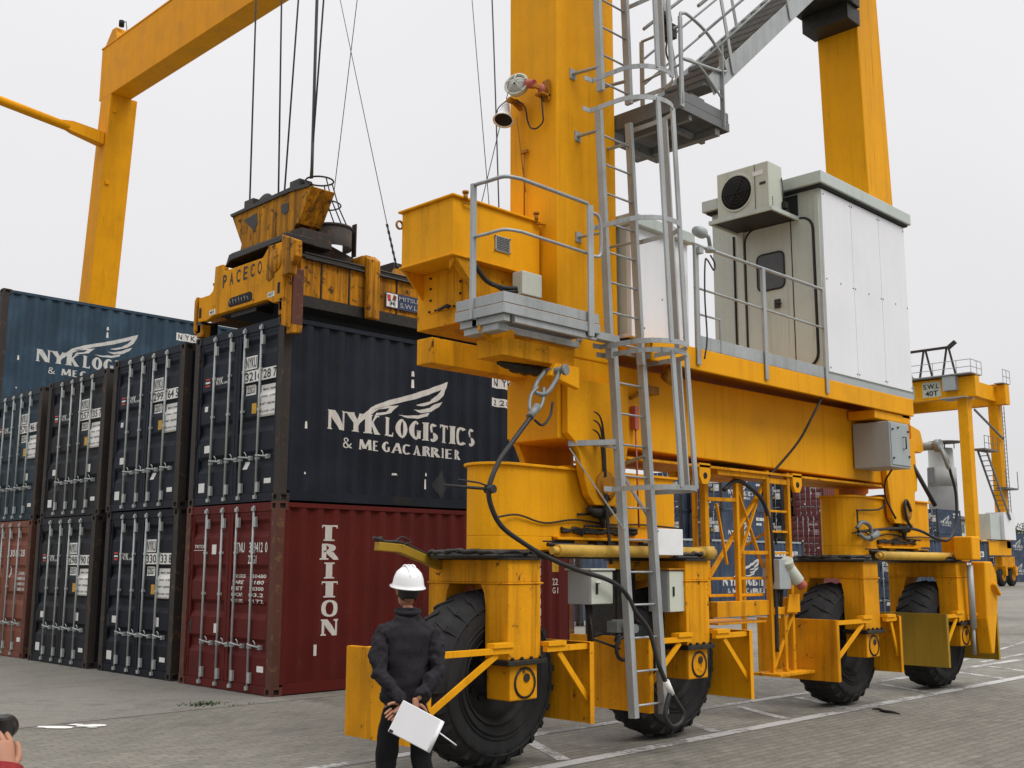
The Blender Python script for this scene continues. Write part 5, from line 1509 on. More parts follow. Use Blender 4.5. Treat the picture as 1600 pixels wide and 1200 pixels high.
# head block
HP = [(2.38, 7.26), (2.06, 6.74), (2.10, 6.62), (.62, 6.66), (.52, 6.74), (.20, 7.24), (.72, 7.28)]
hb = None
for x in (.50, 5.3):
    b = MB(); b.prism(HP, 'x', x, x + .06); b.prism(HP, 'x', x + .30, x + .36)
    b.box(x, x + .36, .62, 2.08, 6.58, 6.66); b.prism([(.20, 7.24), (.14, 7.22), (.46, 6.72), (.52, 6.74)], 'x', x - .02, x + .4)
    h = b.build('head_block', YW, sp, .01)
    if hb is None: hb = h
    b = MB()
    for yc in (1.62, .72): b.lathe([(.10, -.07), (.27, -.07), (.30, -.06), (.26, -.02), (.26, .02), (.30, .06), (.27, .07), (.10, .07)], (x + .18, yc, 7.20), 'x', 24)
    for yc in (1.98, .70): b.box(x + .05, x + .28, yc - .13, yc + .13, 7.32, 7.47)
    for yc in (1.98, .70): b.box(x + .08, x + .2, yc - .08, yc + .08, 7.2, 7.32)
    b.prism([(2.36, 7.25), (2.40, 7.30), (.70, 7.34), (.16, 7.27), (.20, 7.23), (.72, 7.27)], 'x', x - .03, x + .02)
    b.prism([(2.02, 7.12), (1.80, 6.96), (1.70, 6.88), (1.60, 6.98), (1.64, 7.16)], 'x', x - .006, x)
    b.prism([(.97, 7.13), (.95, 7.01), (.85, 6.95), (.75, 6.99), (.76, 7.12)], 'x', x - .006, x)
    b.build('sheave', M['grease_and_black'], h, .01)
b = MB(); b.box(.4, .95, .25, 2.2, 6.36, 6.60); b.box(.5, 5.5, .75, 1.7, 6.12, 6.30); b.box(5.2, 5.75, .25, 2.2, 6.36, 6.6); b.box(2.4, 3.4, .6, 1.85, 6.3, 6.55)
b.prism([(.35, 6.12), (2.3, 6.12), (2.1, 6.25), (1.1, 6.50), (.4, 6.62)], 'y', .45, .55)
b.build('headblock_frame', M['post'], sp, .015)
b = MB()
b.lathe([(.30, 0), (.30, .30), (.285, .30), (.285, 0)], (1.16, .55, 6.48), 'z', 22, 0, R(-190), R(20))
b.lathe([(.285, .30), (.31, .30), (.31, .34), (.285, .34)], (1.16, .55, 6.48), 'z', 30)
b.bar((1.48, .42, 6.4), (1.48, .42, 6.92), .10, .02)
b.tube(arc((1.02, .58, 7.16), .25, 0, 2 * PI, 28), .012, 6, 1); b.tube(arc((.92, .58, 7.52), .21, 0, 2 * PI, 28), .014, 6, 1)
for a in (PI * .2, PI * .85, PI * 1.45, PI * 1.95): b.tube([(.92 + .21 * math.cos(a), .58 + .21 * math.sin(a), 7.52), (1.02 + .25 * math.cos(a), .58 + .25 * math.sin(a), 7.16), (1.16 + .30 * math.cos(a), .55 + .30 * math.sin(a), 6.80)], .010, 6, 1)
b.build('cable_basket', [M['post'], M['grease_and_black']], sp)
b = MB(); b.hexa([(2.25, .42, 6.12), (2.75, .42, 6.12), (2.75, .6, 6.12), (2.25, .6, 6.12), (2.34, .46, 6.40), (2.44, .46, 6.40), (2.44, .52, 6.40), (2.34, .52, 6.40)]); b.box(2.6, 5.3, .42, .5, 6.2, 6.25); b.box(2.6, 5.3, .42, .5, 6.12, 6.15)
for x in (2.7, 3.4, 4.1): b.box(x, x + .3, .40, .52, 6.12, 6.26)
b.build('chain_bracket', M['yellow_greasy'], sp)

# ---- ropes from the trolley above
def rope(p0, p1, r, label, name='hoist_rope', g='hoist ropes above the spreader', mat='rope', bow=0.):
    b = MB()
    a, c = Vector(p0), Vector(p1)
    if bow: b.tube(spline([a, (a + c) / 2 + Vector((0, bow, 0)), c], 10), r, 6)
    else: b.tube([a, c], r, 6)
    return tag(b.build(name, M[mat]), label, 'rope', g)
rope((.6, 2.03, 7.45), (.6, 2.2, 15.6), .014, 'leftmost dark hoist rope dropping straight to the left end of the head block')
rope((.68, 1.33, 7.36), (.6, 1.53, 15.6), .014, 'dark hoist rope second from the left, running to the left sheave')
rope((.68, 1.17, 7.36), (.6, .55, 15.6), .014, 'dark hoist rope third from the left, leaning right as it rises')
rope((.6, .33, 7.42), (.6, .26, 15.6), .024, 'thickest dark hoist rope rising through the wire rings by the head block', bow=.05)
rope((.6, .36, 7.42), (.6, -.19, 15.6), .014, 'dark hoist rope just right of the thickest one')
rope((.9, .18, 7.2), (.9, -1.1, 15.6), .006, 'thin wire behind the wire rings leaning right as it rises', 'guy_wire', 'thin wires crossing above the spreader')
rope((2.2, .52, 7.1), (2.2, 3.25, 15.4), .0065, 'thin wire ending in a short chain and leaning left as it rises', 'guy_wire', 'thin wires crossing above the spreader')
rope((5.4, 1.35, 7.25), (5.4, 2.35, 15.6), .008, 'thin wire going up behind the yellow drive box, on the left of a dark rope', 'guy_wire', 'thin wires crossing above the spreader')
rope((5.4, 1.18, 7.3), (5.4, 1.62, 15.6), .014, 'dark hoist rope rising behind the left half of the yellow drive box', bow=-.02)
rope((5.4, 2.15, 7.25), (5.4, -.78, 15.6), .008, 'thin wire leaning right as it rises behind the yellow drive box', 'guy_wire', 'thin wires crossing above the spreader')
rope((5.4, .42, 7.2), (5.4, .50, 15.6), .014, 'dark hoist rope close to the left edge of the yellow near leg')
rope((5.4, .28, 7.2), (5.4, .56, 15.6), .014, 'dark hoist rope half hidden by the left edge of the yellow near leg')
b = MB()
for i in range(13):
    t = i / 13; p = Vector((2.2, .53, 7.12)).lerp(Vector((2.38, .48, 6.42)), t); q = Vector((2.2, .53, 7.12)).lerp(Vector((2.38, .48, 6.42)), t + .075)
    b.bar(p, q, .04 if i % 2 else .012, .012 if i % 2 else .04)
b.tube([(2.36, .49, 6.50), (2.40, .47, 6.42), (2.44, .49, 6.38)], .02, 6)
tag(b.build('chain', M['grease_and_black']), 'short dark chain joining a thin wire to the top of the spreader', 'chain')

# ================================================================ PEOPLE
def skin_mesh(nodes, edges, sub=2, root=0):
    """nodes: (x,y,z,rx,ry); returns an evaluated mesh grown by the Skin modifier"""
    me = bpy.data.meshes.new('body')
    me.from_pydata([n[:3] for n in nodes], edges, [])
    o = bpy.data.objects.new('body', me); C.objects.link(o)
    md = o.modifiers.new('skin', 'SKIN'); md.use_smooth_shade = True; md.branch_smoothing = .6
    sv = me.skin_vertices[0].data
    for i, n in enumerate(nodes):
        sv[i].radius = (n[3], n[4]); sv[i].use_root = (i == root)
    s = o.modifiers.new('sub', 'SUBSURF'); s.levels = sub; s.render_levels = sub
    dg = bpy.context.evaluated_depsgraph_get()
    out = bpy.data.meshes.new_from_object(o.evaluated_get(dg))
    bpy.data.objects.remove(o); bpy.data.meshes.remove(me)
    return out

def chain_mesh(chains, sub=2):
    """chains: list of node lists; first chain is the trunk, others start at the nearest trunk node"""
    nodes, edges = [], []
    for ci, ch in enumerate(chains):
        prev = None
        for n in ch:
            if isinstance(n, int): prev = n; continue
            nodes.append(n)
            if prev is not None: edges.append((prev, len(nodes) - 1))
            prev = len(nodes) - 1
    return skin_mesh(nodes, edges, sub)

def join_meshes(name, meshes, mats, smooth=True):
    b = bmesh.new()
    for k, m in enumerate(meshes):
        n0 = len(b.faces); b.from_mesh(m); b.faces.ensure_lookup_table()
        for f in b.faces[n0:]:
            f.material_index = 0; f.smooth = smooth
        bpy.data.meshes.remove(m)
    out = bpy.data.meshes.new(name); b.to_mesh(out); b.free()
    for m in mats: out.materials.append(m)
    return out

def ellipsoid(c, r, n=20, m=14, cut=None):
    b = MB(); prof_ = [(math.sin(PI * i / m), -math.cos(PI * i / m)) for i in range(m + 1)]
    b.lathe(prof_, (0, 0, 0), 'z', n)
    b.v = [Vector((v.x * r[0] + c[0], v.y * r[1] + c[1], v.z * r[2] + c[2])) for v in b.v]
    return b

def hand_chains(w, d, pn, s=1., curl=(.35, .5, .5), flip=1):
    """w = wrist point, d = finger direction, pn = palm normal; returns meshes: palm and five bent fingers"""
    w, d, pn = Vector(w), Vector(d).normalized(), Vector(pn).normalized()
    a = d.cross(pn).normalized() * flip                      # towards the thumb side
    out = []
    out.append(chain_mesh([[tuple(w - d * .03) + (.024 * s, .022 * s), tuple(w + d * .025 * s) + (.028 * s, .018 * s), tuple(w + d * .06 * s) + (.036 * s, .015 * s), tuple(w + d * .092 * s) + (.038 * s, .013 * s)]]))
    for k, (off, L) in enumerate(((.030, .068), (.010, .078), (-.010, .072), (-.028, .056))):
        p = w + d * .075 * s + a * off * s; dd = d + a * off * 1.2; ch = [tuple(p) + (.0095 * s, .0095 * s)]
        for j, f in enumerate((.45, .32, .23)):
            dd = (dd.normalized() + pn * curl[j]).normalized(); p = p + dd * L * f * 1.15 * s
            ch.append(tuple(p) + ((.0088 - .0009 * j) * s,) * 2)
        out.append(chain_mesh([ch]))
    p = w + d * .018 * s + a * .022 * s; dd = (d * .7 + a * .8 + pn * .2).normalized(); ch = [tuple(p) + (.014 * s, .013 * s)]
    for j, L in enumerate((.035, .030, .026)):
        p = p + dd * L * s; ch.append(tuple(p) + ((.0115 - .0012 * j) * s,) * 2); dd = (dd - a * .25 + d * .3 + pn * .15).normalized()
    out.append(chain_mesh([ch]))
    return out

def frame_of(pos, az, s=1.):
    f = Vector((math.cos(az), math.sin(az), 0)); r = Vector((f.y, -f.x, 0)); o = Vector((pos[0], pos[1], 0))
    return lambda x, y, z: o + (r * x + f * y + Vector((0, 0, z))) * s        # x right, y forward, z up

def head_meshes(W, z0, turn, hair_len=.02):
    """skull, jaw, nose, ears as one body piece; W maps local coordinates; z0 = chin height"""
    ms = []
    ct, st_ = math.cos(turn), math.sin(turn)
    def T(x, y, z): return W(x * ct - y * st_, x * st_ + y * ct + .01, z + z0)
    def conv(b): b.v = [T(*v) for v in b.v]; return b.mesh('body', [M['skin']])
    ms.append(conv(ellipsoid((0, 0, .135), (.076, .096, .105))))
    ms.append(conv(ellipsoid((0, .035, .055), (.056, .060, .062))))
    b = MB(); b.tube(spline([(0, .094, .135), (0, .108, .11), (0, .118, .092), (0, .098, .082)], 4), [.008, .009, .010, .011, .012, .012, .013, .013, .013, .014, .012, .010, .008], 8); ms.append(conv(b))
    for s_ in (-1, 1):
        ms.append(conv(ellipsoid((s_ * .080, -.005, .115), (.010, .020, .032), 10, 8)))
        ms.append(conv(ellipsoid((s_ * .032, .084, .125), (.013, .010, .009), 10, 8)))
        ms.append(conv(ellipsoid((s_ * .012, .092, .058), (.020, .009, .006), 10, 6)))
    return ms, T

def build_person(name, pos, az, label, pose, hat=True, jacket='jacket', trouser='trouser', turn=0., H=1.0):
    W = frame_of(pos, az, H)
    root = thing(name, (pos[0], pos[1], 0), label, 'person')
    def N(p, rx, ry=None): q = W(*p); return (q.x, q.y, q.z, rx * H, (ry or rx) * H)
    hipz, shz = .90, 1.395
    L = pose
    # ---------------- body (skin): one continuous figure, mostly under the clothes
    trunk = [N((0, 0, .93), .12, .09), N((0, .01, 1.10), .11, .085), N((0, .0, 1.28), .13, .09), N((0, -.005, 1.40), .09, .07), N((0, 0, 1.46), .052, .055), N((0, .015, 1.53), .052, .058)]
    arms = []
    for s_ in ('L', 'R'):
        e_, w_ = L['elbow' + s_], L['wrist' + s_]; sx = -1 if s_ == 'L' else 1
        arms.append([2, N((sx * .14, -.01, 1.34), .05), N(e_, .040), N(w_, .026)])
    legs = []
    for s_ in ('L', 'R'):
        sx = -1 if s_ == 'L' else 1
        legs.append([0, N((sx * .095, 0, .86), .085), N(L['knee' + s_], .058), N(L['ankle' + s_], .040)])
    ms = [chain_mesh([trunk] + arms + legs)]
    hm, T = head_meshes(W, 1.505, turn)
    ms += hm
    for s_ in ('L', 'R'):
        h = L['hand' + s_]
        o = W(0, 0, 0); w0 = W(*h['at']); d = W(*h['dir']) - o; pn = W(*h['palm']) - o
        ms += hand_chains(w0, d, pn, h.get('s', 1.0), h.get('curl', (.3, .45, .45)), h.get('flip', 1))
    def place(nm, me, parent=root):
        for v in me.vertices: v.co -= root.location
        o = bpy.data.objects.new(nm, me); C.objects.link(o); o.parent = parent; return o
    place('body', join_meshes('body', ms, [M['skin']]))
    # ---------------- clothes
    jt = [N((0, -.005, .80), .205, .135), N((0, -.01, .90), .200, .138), N((0, -.02, 1.05), .195, .138), N((0, -.03, 1.22), .200, .140), N((0, -.03, 1.34), .180, .118), N((0, -.02, 1.425), .105, .085), N((0, -.012, 1.475), .078, .076), N((0, -.008, 1.515), .070, .072)]
    ja = []
    for s_ in ('L', 'R'):
        e_, w_ = L['elbow' + s_], L['wrist' + s_]; sx = -1 if s_ == 'L' else 1
        mid = tuple((a + b_) / 2 for a, b_ in zip((sx * .195, -.03, 1.33), e_))
        m2 = tuple((a + b_) / 2 for a, b_ in zip(e_, w_))
        ja.append([4, N((sx * .165, -.025, 1.345), .078), N(mid, .067), N(e_, .060), N(m2, .055), N(w_, .045)])
    me = chain_mesh([jt] + ja, 3)
    jk = place('jacket', join_meshes('jacket', [me], [M[jacket]]))
    tx = bpy.data.textures.new('cloth_folds', 'CLOUDS'); tx.noise_scale = .085; tx.noise_depth = 2
    dm = jk.modifiers.new('folds', 'DISPLACE'); dm.texture = tx; dm.strength = .06; dm.mid_level = .5
    tx2 = bpy.data.textures.new('cloth_creases', 'CLOUDS'); tx2.noise_scale = .035; tx2.noise_depth = 1
    dm = jk.modifiers.new('creases', 'DISPLACE'); dm.texture = tx2; dm.strength = .022; dm.mid_level = .5
    tl = [N((0, 0, .93), .150, .115), N((0, 0, .86), .155, .12)]
    tg = []
    for s_ in ('L', 'R'):
        sx = -1 if s_ == 'L' else 1; k_, a_ = L['knee' + s_], L['ankle' + s_]
        tg.append([1, N((sx * .10, 0, .76), .105, .112), N(tuple((a + b_) / 2 for a, b_ in zip((sx * .1, 0, .8), k_)), .092), N(k_, .080), N(tuple((a + b_) / 2 for a, b_ in zip(k_, a_)), .074), N((a_[0], a_[1], a_[2] + .0), .070)])
    me = chain_mesh([tl] + tg, 2)
    b = MB(); b.tube([W(.085 * math.cos(t), -.005 + .082 * math.sin(t), 1.475 + .012 * math.sin(t)) for t in [2 * PI * i / 20 for i in range(20)]], [.016] * 20, 8, close=True)
    cm2 = b.mesh('collar', M[jacket]); place('collar', cm2, jk)
    tr = place('trousers', join_meshes('trousers', [me], [M[trouser]]))
    dm = tr.modifiers.new('folds', 'DISPLACE'); dm.texture = tx; dm.strength = .035; dm.mid_level = .5
    for s_ in ('L', 'R'):
        a_ = L['ankle' + s_]
        me = chain_mesh([[N((a_[0], a_[1] - .03, .045), .045), N((a_[0], a_[1] + .06, .045), .046, .044), N((a_[0] * 1.04, a_[1] + .17, .038), .042, .036)]], 2)
        place('shoe', join_meshes('shoe', [me], [M['trouser']]))
    # ---------------- hair
    b = ellipsoid((0, -.012, .128), (.084, .098, .098), 24, 16)
    b.v = [v for v in b.v]
    kept = MB(); idx = {}
    for f in b.f:
        c = sum((b.v[i] for i in f), Vector()) / len(f)
        if c.y < .045 and c.z > .045 - c.y * .2 or c.z > .17:
            kept.add([b.v[i] for i in f], [tuple(range(len(f)))], 0, True)
    kept.v = [T(*v) for v in kept.v]
    place('hair', kept.mesh('hair', M['hair']))
    if hat:
        b = MB(); q = Matrix.Rotation(R(8), 3, 'X')
        b.lathe([(.0, .142), (.03, .139), (.065, .125), (.095, .098), (.112, .06), (.120, .018), (.124, .0), (.134, -.006), (.136, -.012), (.122, -.010)], (0, 0, 0), 'z', 36)
        for i, v in enumerate(b.v): b.v[i] = Vector((v.x * .93, v.y * 1.08 + (.035 * max(0, v.y / .13) if v.z < .0 else 0), v.z))
        for k in (-1, 0, 1): b.tube([(k * .028, .11 * math.cos(t) * 1.03, .02 + .128 * math.sin(t)) for t in [R(25) + R(130) * i / 12 for i in range(13)]], .007, 6)
        b.v = [T(*(q @ v + Vector((0, -.005, .150)))) for v in b.v]
        hh = place('hard_hat', b.mesh('hard_hat', M['hat']))
        b = MB(); b.tube(arc((0, -.01, .135), .088, R(180), R(360), 14), .012, 6)
        b.v = [T(v.x, v.y * 1.1, v.z) for v in b.v]
        place('hat_strap', b.mesh('hat_strap', M['concrete_far']), hh)
    return root, W

az = R(57)
pose = dict(elbowL=(-.215, -.12, 1.07), wristL=(-.045, -.235, .865), elbowR=(.215, -.12, 1.07), wristR=(.040, -.25, .885),
            kneeL=(-.13, .01, .48), ankleL=(-.175, -.01, .09), kneeR=(.12, .01, .48), ankleR=(.135, -.02, .09),
            handL=dict(at=(-.045, -.235, .855), dir=(-.75, -.05, -.55), palm=(0, -1, .1), flip=1, curl=(.35, .5, .5)),
            handR=dict(at=(.035, -.250, .875), dir=(.10, -.18, -1.), palm=(.1, .7, 0.), flip=1, curl=(.12, .25, .35)))
man, MW = build_person('person', (-3.36, -6.80), az, 'person in a white hard hat and dark jacket seen from behind with hands crossed behind', pose, turn=R(14), H=.965)
# ring binder held behind the back
def at_man(x, y, z): return MW(x, y, z)
o = Vector(at_man(.045, -.298, .80)); rx = (Vector(at_man(1, 0, 0)) - Vector(at_man(0, 0, 0))); fy_ = (Vector(at_man(0, 1, 0)) - Vector(at_man(0, 0, 0)))
ang = R(-27); ax1 = rx * math.cos(ang) + Vector((0, 0, math.sin(ang))); ax2 = -rx * math.sin(ang) + Vector((0, 0, math.cos(ang)))
def sheet(b, x0, x1, z0, z1, y0, y1, mi=0):
    q = [o + ax1 * x + ax2 * z + fy_ * y for z in (z0, z1) for x, y in ((x0, y0), (x1, y0), (x1, y1), (x0, y1))]
    b.hexa(q, mi)
nb = thing('notebook', (o.x, o.y, 0), 'white spiral notebook with a white pen held tilted behind the back of the person', 'notebook')
b = MB(); sheet(b, -.13, .19, -.185, .035, .000, .010)
b.build('cover', M['paper'], nb, .002)
b = MB(); sheet(b, -.125, .165, -.18, .032, -.006, -.0005); b.build('page', M['paper'], nb)
b = MB(); b.tube([o + ax1 * .178 + ax2 * -.18 + fy_ * -.004, o + ax1 * .178 + ax2 * .03 + fy_ * -.004], .013, 10); b.build('spine_roll', M['paper'], nb)
b = MB(); sheet(b, -.128, -.10, -.182, -.165, -.010, -.006); b.build('clip', M['cable'], nb)
b = MB(); b.tube([o + ax1 * .18 + ax2 * -.04 + fy_ * -.002, o + ax1 * .335 + ax2 * -.062 + fy_ * -.002], .0045, 8); tag(b.build('pen', M['white']), 'thin white pen sticking out of the spiral notebook', 'pen')

# photographer at the left edge, only the hands and camera reach into the picture
paz = R(48)
pp = Vector((-7.40, -10.32, 0)); pf = Vector((math.cos(paz), math.sin(paz), 0)); pr = Vector((pf.y, -pf.x, 0))
base = pp - pr * .243 - pf * .33 - Vector((0, 0, 0))
pose2 = dict(elbowL=(-.26, .12, 1.08), wristL=(.06, .36, 1.245), elbowR=(.27, .10, 1.07), wristR=(.268, .29, 1.32),
             kneeL=(-.11, .02, .48), ankleL=(-.12, 0, .09), kneeR=(.11, .02, .48), ankleR=(.12, 0, .09),
             handL=dict(at=(.09, .36, 1.265), dir=(.2, .1, 1), palm=(1, 0, 0), flip=-1),
             handR=dict(at=(.266, .300, 1.318), dir=(-.34, .30, .85), palm=(-.75, .45, -.25), flip=-1, s=.80, curl=(.45, .55, .45)))
ph_, PW = build_person('person', (base.x, base.y), paz, 'person at the left edge whose hand with a red cuff holds up a camera', pose2, hat=False, jacket='red_cuff')
b = MB()
b.tube([PW(.264, .272, 1.278), PW(.266, .298, 1.335)], [.036, .033], 16); b.tube([PW(.264, .272, 1.285), PW(.265, .286, 1.318)], [.040, .038], 16, 1)
b.v = [v - ph_.location for v in b.v]
o_ = put('cuff', b.mesh('cuff', [M['red_cuff'], M['lettering']]), ph_)
cm_ = thing('camera', tuple(PW(.20, .36, 0)), 'black compact camera held up by the person at the left edge', 'camera')
b = MB(); q = [PW(x, y, z) for z in (1.345, 1.425) for x, y in ((.135, .345), (.240, .345), (.240, .395), (.135, .395))]; b.hexa(q); b.build('camera_body', M['cam_black'], cm_, .008)
b = MB(); b.tube([PW(.212, .390, 1.392), PW(.212, .425, 1.396)], [.027, .026], 20); b.tube([PW(.212, .425, 1.396), PW(.212, .43, 1.396)], [.022, .022], 16, 1); b.build('lens', [M['cam_black'], M['glass']], cm_)

# ================================================================ FAR SIDE OF THE YARD
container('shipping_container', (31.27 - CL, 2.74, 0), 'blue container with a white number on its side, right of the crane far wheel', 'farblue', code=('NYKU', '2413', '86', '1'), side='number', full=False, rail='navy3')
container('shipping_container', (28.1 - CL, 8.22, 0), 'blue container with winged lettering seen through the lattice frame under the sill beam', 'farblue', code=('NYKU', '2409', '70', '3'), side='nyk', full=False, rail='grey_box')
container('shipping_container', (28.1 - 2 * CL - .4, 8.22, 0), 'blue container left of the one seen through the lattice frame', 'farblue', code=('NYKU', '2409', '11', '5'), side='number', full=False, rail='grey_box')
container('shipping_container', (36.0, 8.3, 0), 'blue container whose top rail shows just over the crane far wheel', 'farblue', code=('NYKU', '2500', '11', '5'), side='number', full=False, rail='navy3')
fx, fyy = 50.3, 26.8
for i, t_ in enumerate(('bottom', 'middle', 'top')):
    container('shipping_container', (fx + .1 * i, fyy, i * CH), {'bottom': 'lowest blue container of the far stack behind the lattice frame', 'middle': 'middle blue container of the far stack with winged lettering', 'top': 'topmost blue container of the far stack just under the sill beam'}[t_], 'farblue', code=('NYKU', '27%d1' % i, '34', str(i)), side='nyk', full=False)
for i in range(3):
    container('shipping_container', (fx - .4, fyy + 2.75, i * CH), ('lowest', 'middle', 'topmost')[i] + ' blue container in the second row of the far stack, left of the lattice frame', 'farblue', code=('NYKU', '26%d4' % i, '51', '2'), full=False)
for i, t_ in enumerate(('bottom', 'middle', 'top')):
    container('shipping_container', (61.3 + (.3 if i == 2 else 0), 25.9 - (.0 if i < 2 else .1), i * CH), {'bottom': 'lowest faded red container of the far red stack', 'middle': 'faded red container with grey lock rods in the middle of the far red stack', 'top': 'plain faded red container on top of the far red stack'}[t_], 'farred', 'red', code=('KKTU', '74%d6' % i, '02', '5'), full=False, post='post_red')
for i in range(3):
    container('shipping_container', (61.0, 28.7, i * CH), ('lower', 'middle', 'upper')[i] + ' dark blue container standing left of the far red stack', 'navy3', code=('NYKU', '22%d1' % i, '34', '0'), side='nyk', full=False)
for j, (x, y) in enumerate(((112.6, 32.3), (119.0, 32.3), (108.0, 38.0))):
    for i in range(2 if j < 2 else 3):
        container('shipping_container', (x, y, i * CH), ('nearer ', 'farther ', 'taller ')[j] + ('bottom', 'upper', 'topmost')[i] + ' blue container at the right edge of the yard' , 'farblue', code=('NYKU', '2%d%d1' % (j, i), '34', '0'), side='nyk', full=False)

# ---- second gantry crane in the distance
def bx_(o, *a): 
    b = MB(); b.box(*[v + o['xxyyzz'.index('xxyyzz'[i])] if 0 else v for i, v in enumerate(a)]); return b
gx, gy = 82.5, 24.0
bc = thing('gantry_crane', (gx + 3.2, gy, 0), 'small looking yellow gantry crane standing far off at the right side of the yard', 'gantry crane')
def BX(name, mat, *boxes, parent=bc, bevel=0.):
    b = MB()
    for q in boxes: b.box(gx + q[0], gx + q[1], gy + q[2], gy + q[3], q[4], q[5])
    return b.build(name, M[mat], parent, bevel)
for x in (-.45, 6.0):
    BX('leg', 'yellow', (x, x + .9, -.4, .4, 3.2, 15.6))
    BX('leg', 'yellow', (x, x + .9, 23.0, 23.8, 3.2, 15.6))
    gd = BX('girder', 'yellow', (x - .05, x + .85, -1.2, 24.5, 15.6, 17.3))
    BX('trolley_rail', 'yellow_greasy', (x + .2, x + .6, -1.2, 24.5, 17.3, 17.45), parent=gd)
BX('end_tie', 'yellow', (.45, 6.0, -.35, .35, 15.9, 17.2)); BX('sill_beam', 'yellow', (-.4, 6.9, -.4, .4, 2.6, 3.8)); BX('sill_beam', 'yellow', (-.4, 6.9, 23.0, 23.8, 2.6, 3.8))
for x in (0, 6.4):
    for y in (0, 23.4):
        BX('bogie_beam', 'yellow_worn', (x - 1.4, x + 1.4, y - .3, y + .3, 1.6, 2.5), (x - 1.3, x - .9, y - .5, y + .5, .9, 1.7), (x + .9, x + 1.3, y - .5, y + .5, .9, 1.7))
        for dx in (-1.1, 1.1):
            b = MB(); b.lathe([(.3, -.2), (.68, -.22), (.75, -.15), (.75, .15), (.68, .22), (.3, .2)], (gx + x + dx, gy + y, .75), 'y', 24)
            w_ = b.build('wheel', M['rubber'], bc)
            b = MB(); b.cyl((gx + x + dx, gy + y - .25, .75), (gx + x + dx, gy + y + .25, .75), .3, 14); b.build('rim', M['yellow_worn'], w_)
BX('power_house', 'panel_white', (4.4, 6.8, -.9, .6, 3.9, 6.2)); BX('electrical_cabinet', 'panel_shaded_grey', (2.2, 4.2, -.6, .5, 3.9, 6.0))
b = MB(); b.box(gx - .52, gx - .47, gy + 1.7, gy + 3.3, 15.85, 17.15, 0); put_text(b, 'S.W.L', (gx - .54, gy + 3.2, 16.55), Vector((0, -1, 0)), Up, 1.35, .42, .02, 1); put_text(b, '40T', (gx - .54, gy + 3.05, 15.95), Vector((0, -1, 0)), Up, 1.1, .45, .02, 1)
b.box(gx - .52, gx - .47, gy + 4.0, gy + 5.4, 15.85, 17.0, 0); b.add([(gx - .53, gy + 5.2, 16.0), (gx - .53, gy + 4.2, 16.0), (gx - .53, gy + 4.2, 16.85), (gx - .53, gy + 5.2, 16.85)], [(0, 1, 2, 3)], 2); b.add([(gx - .54, gy + 4.95, 16.2), (gx - .54, gy + 4.45, 16.2), (gx - .54, gy + 4.45, 16.65), (gx - .54, gy + 4.95, 16.65)], [(0, 1, 2, 3)], 0)
build_each(b, 'load_sign', [M['cream'], M['black_text'], M['rustred']], bc)
tr_ = BX('trolley', 'grease_and_black', (-.4, 6.8, 5.0, 13.5, 17.5, 18.1)); BX('operator_cab', 'grey_box', (-1.1, -.5, .2, 1.3, 16.2, 17.4), parent=tr_)
b = MB()
for y in (1.0, 3.0, 4.8, 7.2): b.bar((gx - .3, gy + y - .55, 17.6), (gx - .3, gy + y - .1, 19.9), .14); b.bar((gx - .3, gy + y + .55, 17.6), (gx - .3, gy + y + .1, 19.9), .14)
b.bar((gx - .3, gy + .8, 20.0), (gx - .3, gy + 8.5, 20.0), .2); b.bar((gx - .3, gy + 1.0, 19.9), (gx - .3, gy + .3, 20.4), .3)
b.build('hoist_frame', M['post'], tr_)
b = MB()
b.box(gx - 1.2, gx + 1.0, gy - 1.2, gy + 14, 17.45, 17.53); b.box(gx - 1.2, gx + .6, gy - .6, gy + 1.6, 15.5, 15.58); b.box(gx + 5.6, gx + 7.2, gy - 1.2, gy - .4, 17.4, 17.46)
for q in ((-1.2, -1.2, -1.2, 6), (-1.2, -1.2, 1.0, -1.2), (5.6, -1.2, 7.2, -1.2)):
    for h in (18.0, 18.6): b.bar((gx + q[0], gy + q[1], h), (gx + q[2], gy + q[3], h), .05)
for y in (-1.2, 0, 2, 4, 6): b.bar((gx - 1.2, gy + y, 17.5), (gx - 1.2, gy + y, 18.6), .04)
for x in (0, 1.0, 5.6, 6.4, 7.2): b.bar((gx + x, gy - 1.2, 17.5), (gx + x, gy - 1.2, 18.6), .04)
b.build('top_walkway', M['galv'], bc)
b = MB()
b.box(gx + .6, gx + 3.4, gy - 1.2, gy - .2, 11.2, 11.35); b.box(gx + 5.0, gx + 7.6, gy - 1.1, gy - .2, 8.2, 8.35)
b.bar((gx + 1.4, gy - 1.0, 11.2), (gx + 5.6, gy - 1.0, 5.6), .10, .2); b.bar((gx + 1.4, gy - .3, 11.2), (gx + 5.6, gy - .3, 5.6), .10, .2)
b.bar((gx + .5, gy - .6, 14.6), (gx + 6.4, gy - .6, 12.6), .14)
for h in (11.8, 12.4):
    b.bar((gx + .6, gy - 1.2, h), (gx + 3.4, gy - 1.2, h), .04)
for i in range(14): t = i / 14; b.box(gx + 1.4 + 4.2 * t, gx + 1.75 + 4.2 * t, gy - 1.0, gy - .3, 11.2 - 5.6 * t, 11.24 - 5.6 * t)
for x in (.6, 1.5, 2.4, 3.4): b.bar((gx + x, gy - 1.2, 11.3), (gx + x, gy - 1.2, 12.4), .04)
for x in (5.0, 7.6): b.bar((gx + x, gy - 1.1, 8.3), (gx + x, gy - 1.1, 9.8), .05)
for z in [4 + .35 * i for i in range(32)]: b.box(gx + 6.2, gx + 6.7, gy - .72, gy - .68, z, z + .04)
for x in (6.2, 6.7): b.bar((gx + x, gy - .7, 4), (gx + x, gy - .7, 15.5), .05)
b.build('stair', M['galv_dark'], bc)

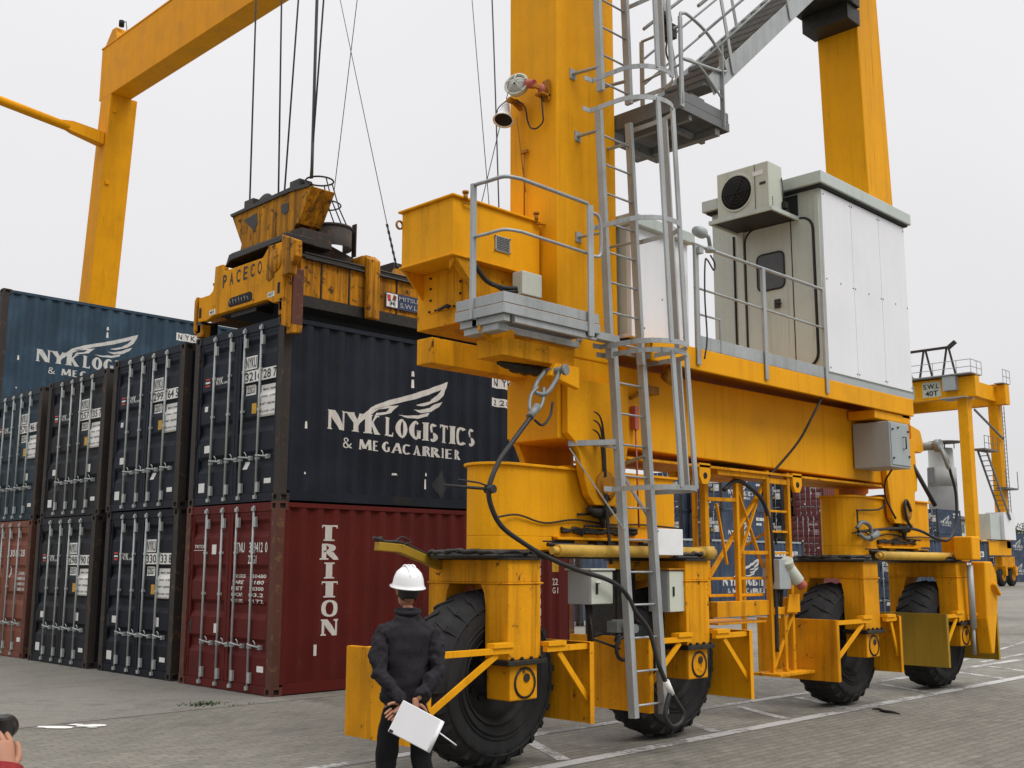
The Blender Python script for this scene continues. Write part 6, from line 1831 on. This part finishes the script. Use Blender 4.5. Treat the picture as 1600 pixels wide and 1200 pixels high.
# ---- grey silo tower, yard truck shapes, ship bridge row, tree
si = thing('silo', (129.3, 46.4, 0), 'pale grey concrete silo tower with a dark lower half beyond the crane arm', 'silo')
b = MB(); b.lathe([(0, 11.6), (1.78, 11.6), (1.76, 14.0), (1.55, 14.1), (1.50, 16.3), (1.45, 16.5), (0, 16.5)], (129.3, 46.4, 0), 'z', 30); b.build('upper_drum', M['concrete_far'], si)
b = MB(); b.lathe([(0, 0), (1.80, 0), (1.79, 11.6), (0, 11.6)], (129.3, 46.4, 0), 'z', 30); b.build('lower_drum', M['concrete_dark'], si)
b = MB(); b.lathe([(0, 17.1), (2.1, 17.1), (2.1, 17.22), (0, 17.22)], (128.3, 45.4, 0), 'z', 24); b.cyl((128.3, 45.4, 16.4), (128.3, 45.4, 17.1), .08); b.cyl((129.3, 44.6, 16.4), (129.3, 44.6, 17.1), .06); b.box(127.4, 127.8, 46.6, 47.4, 12.0, 14.0)
b.build('cap_plate', M['concrete_dark'], si)
wh = thing('warehouse', (128, 42, 0), 'low grey yard building with a row of white framed windows behind the far crane', 'building')
b = MB(); b.box(125, 140, 46, 57, 0, 5.4); b.build('wall', M['concrete_dark'], wh)
b = MB(); b.prism([(45.6, 7.4), (57.4, 7.4), (57.4, 7.6), (51.5, 9.0), (45.6, 7.6)], 'x', 124.6, 140.4); b.build('roof', M['post'], wh)
b = MB(); b.box(124.9, 140, 45.9, 57, 5.4, 7.4); up_ = b.build('upper_floor', M['cream'], wh)
for i in range(9):
    b = MB(); b.box(124.86, 124.9, 46.4 + i * 1.15, 47.2 + i * 1.15, 5.9, 7.0); b.build('window', M['glass'], up_)
for i in range(6):
    b = MB(); b.box(126 + i * 2.2, 127.4 + i * 2.2, 45.86, 45.9, 5.9, 7.0); b.build('window', M['glass'], up_)

def tree(x, y, h, r, label, seed):
    rnd = random.Random(seed)
    t = thing('tree', (x, y, 0), label, 'tree', 'trees beyond the yard')
    b = MB(); b.tube([(x, y, 0), (x + .1, y, h * .35), (x, y + .1, h * .6)], [.28, .2, .1], 8)
    for k in range(6):
        a = k * 1.05; b.tube([(x, y, h * .35 + k * .2), (x + r * .6 * math.cos(a), y + r * .6 * math.sin(a), h * .62 + .15 * k)], [.10, .03], 6)
    b.build('trunk', M['bark'], t)
    b = MB()
    cl = [(rnd.gauss(0, r * .42), rnd.gauss(0, r * .42), h * .66 + rnd.gauss(0, h * .13), rnd.uniform(.35, .6) * r) for _ in range(16)]
    for _ in range(5200):
        c = rnd.choice(cl); v = Vector((rnd.gauss(0, 1), rnd.gauss(0, 1), rnd.gauss(0, 1))).normalized() * c[3] * rnd.uniform(.55, 1.0) ** .5
        p = Vector((x + c[0], y + c[1], c[2])) + v; n = (v.normalized() + Vector((rnd.uniform(-.8, .8), rnd.uniform(-.8, .8), rnd.uniform(-.8, .8)))).normalized()
        a = n.orthogonal().normalized(); d = n.cross(a); s_ = rnd.uniform(.10, .22)
        b.add([p - a * s_, p - d * s_ * .5, p + a * s_, p + d * s_ * .5], [(0, 1, 2, 3)])
    b.build('crown', M['leaf'], t)
tree(150.5, 46.0, 7.6, 2.5, 'round green tree at the right edge behind the white cabinet of the far crane', 3)
tree(157, 46.3, 6.4, 2.4, 'lower green tree cut by the right edge of the photo', 5)
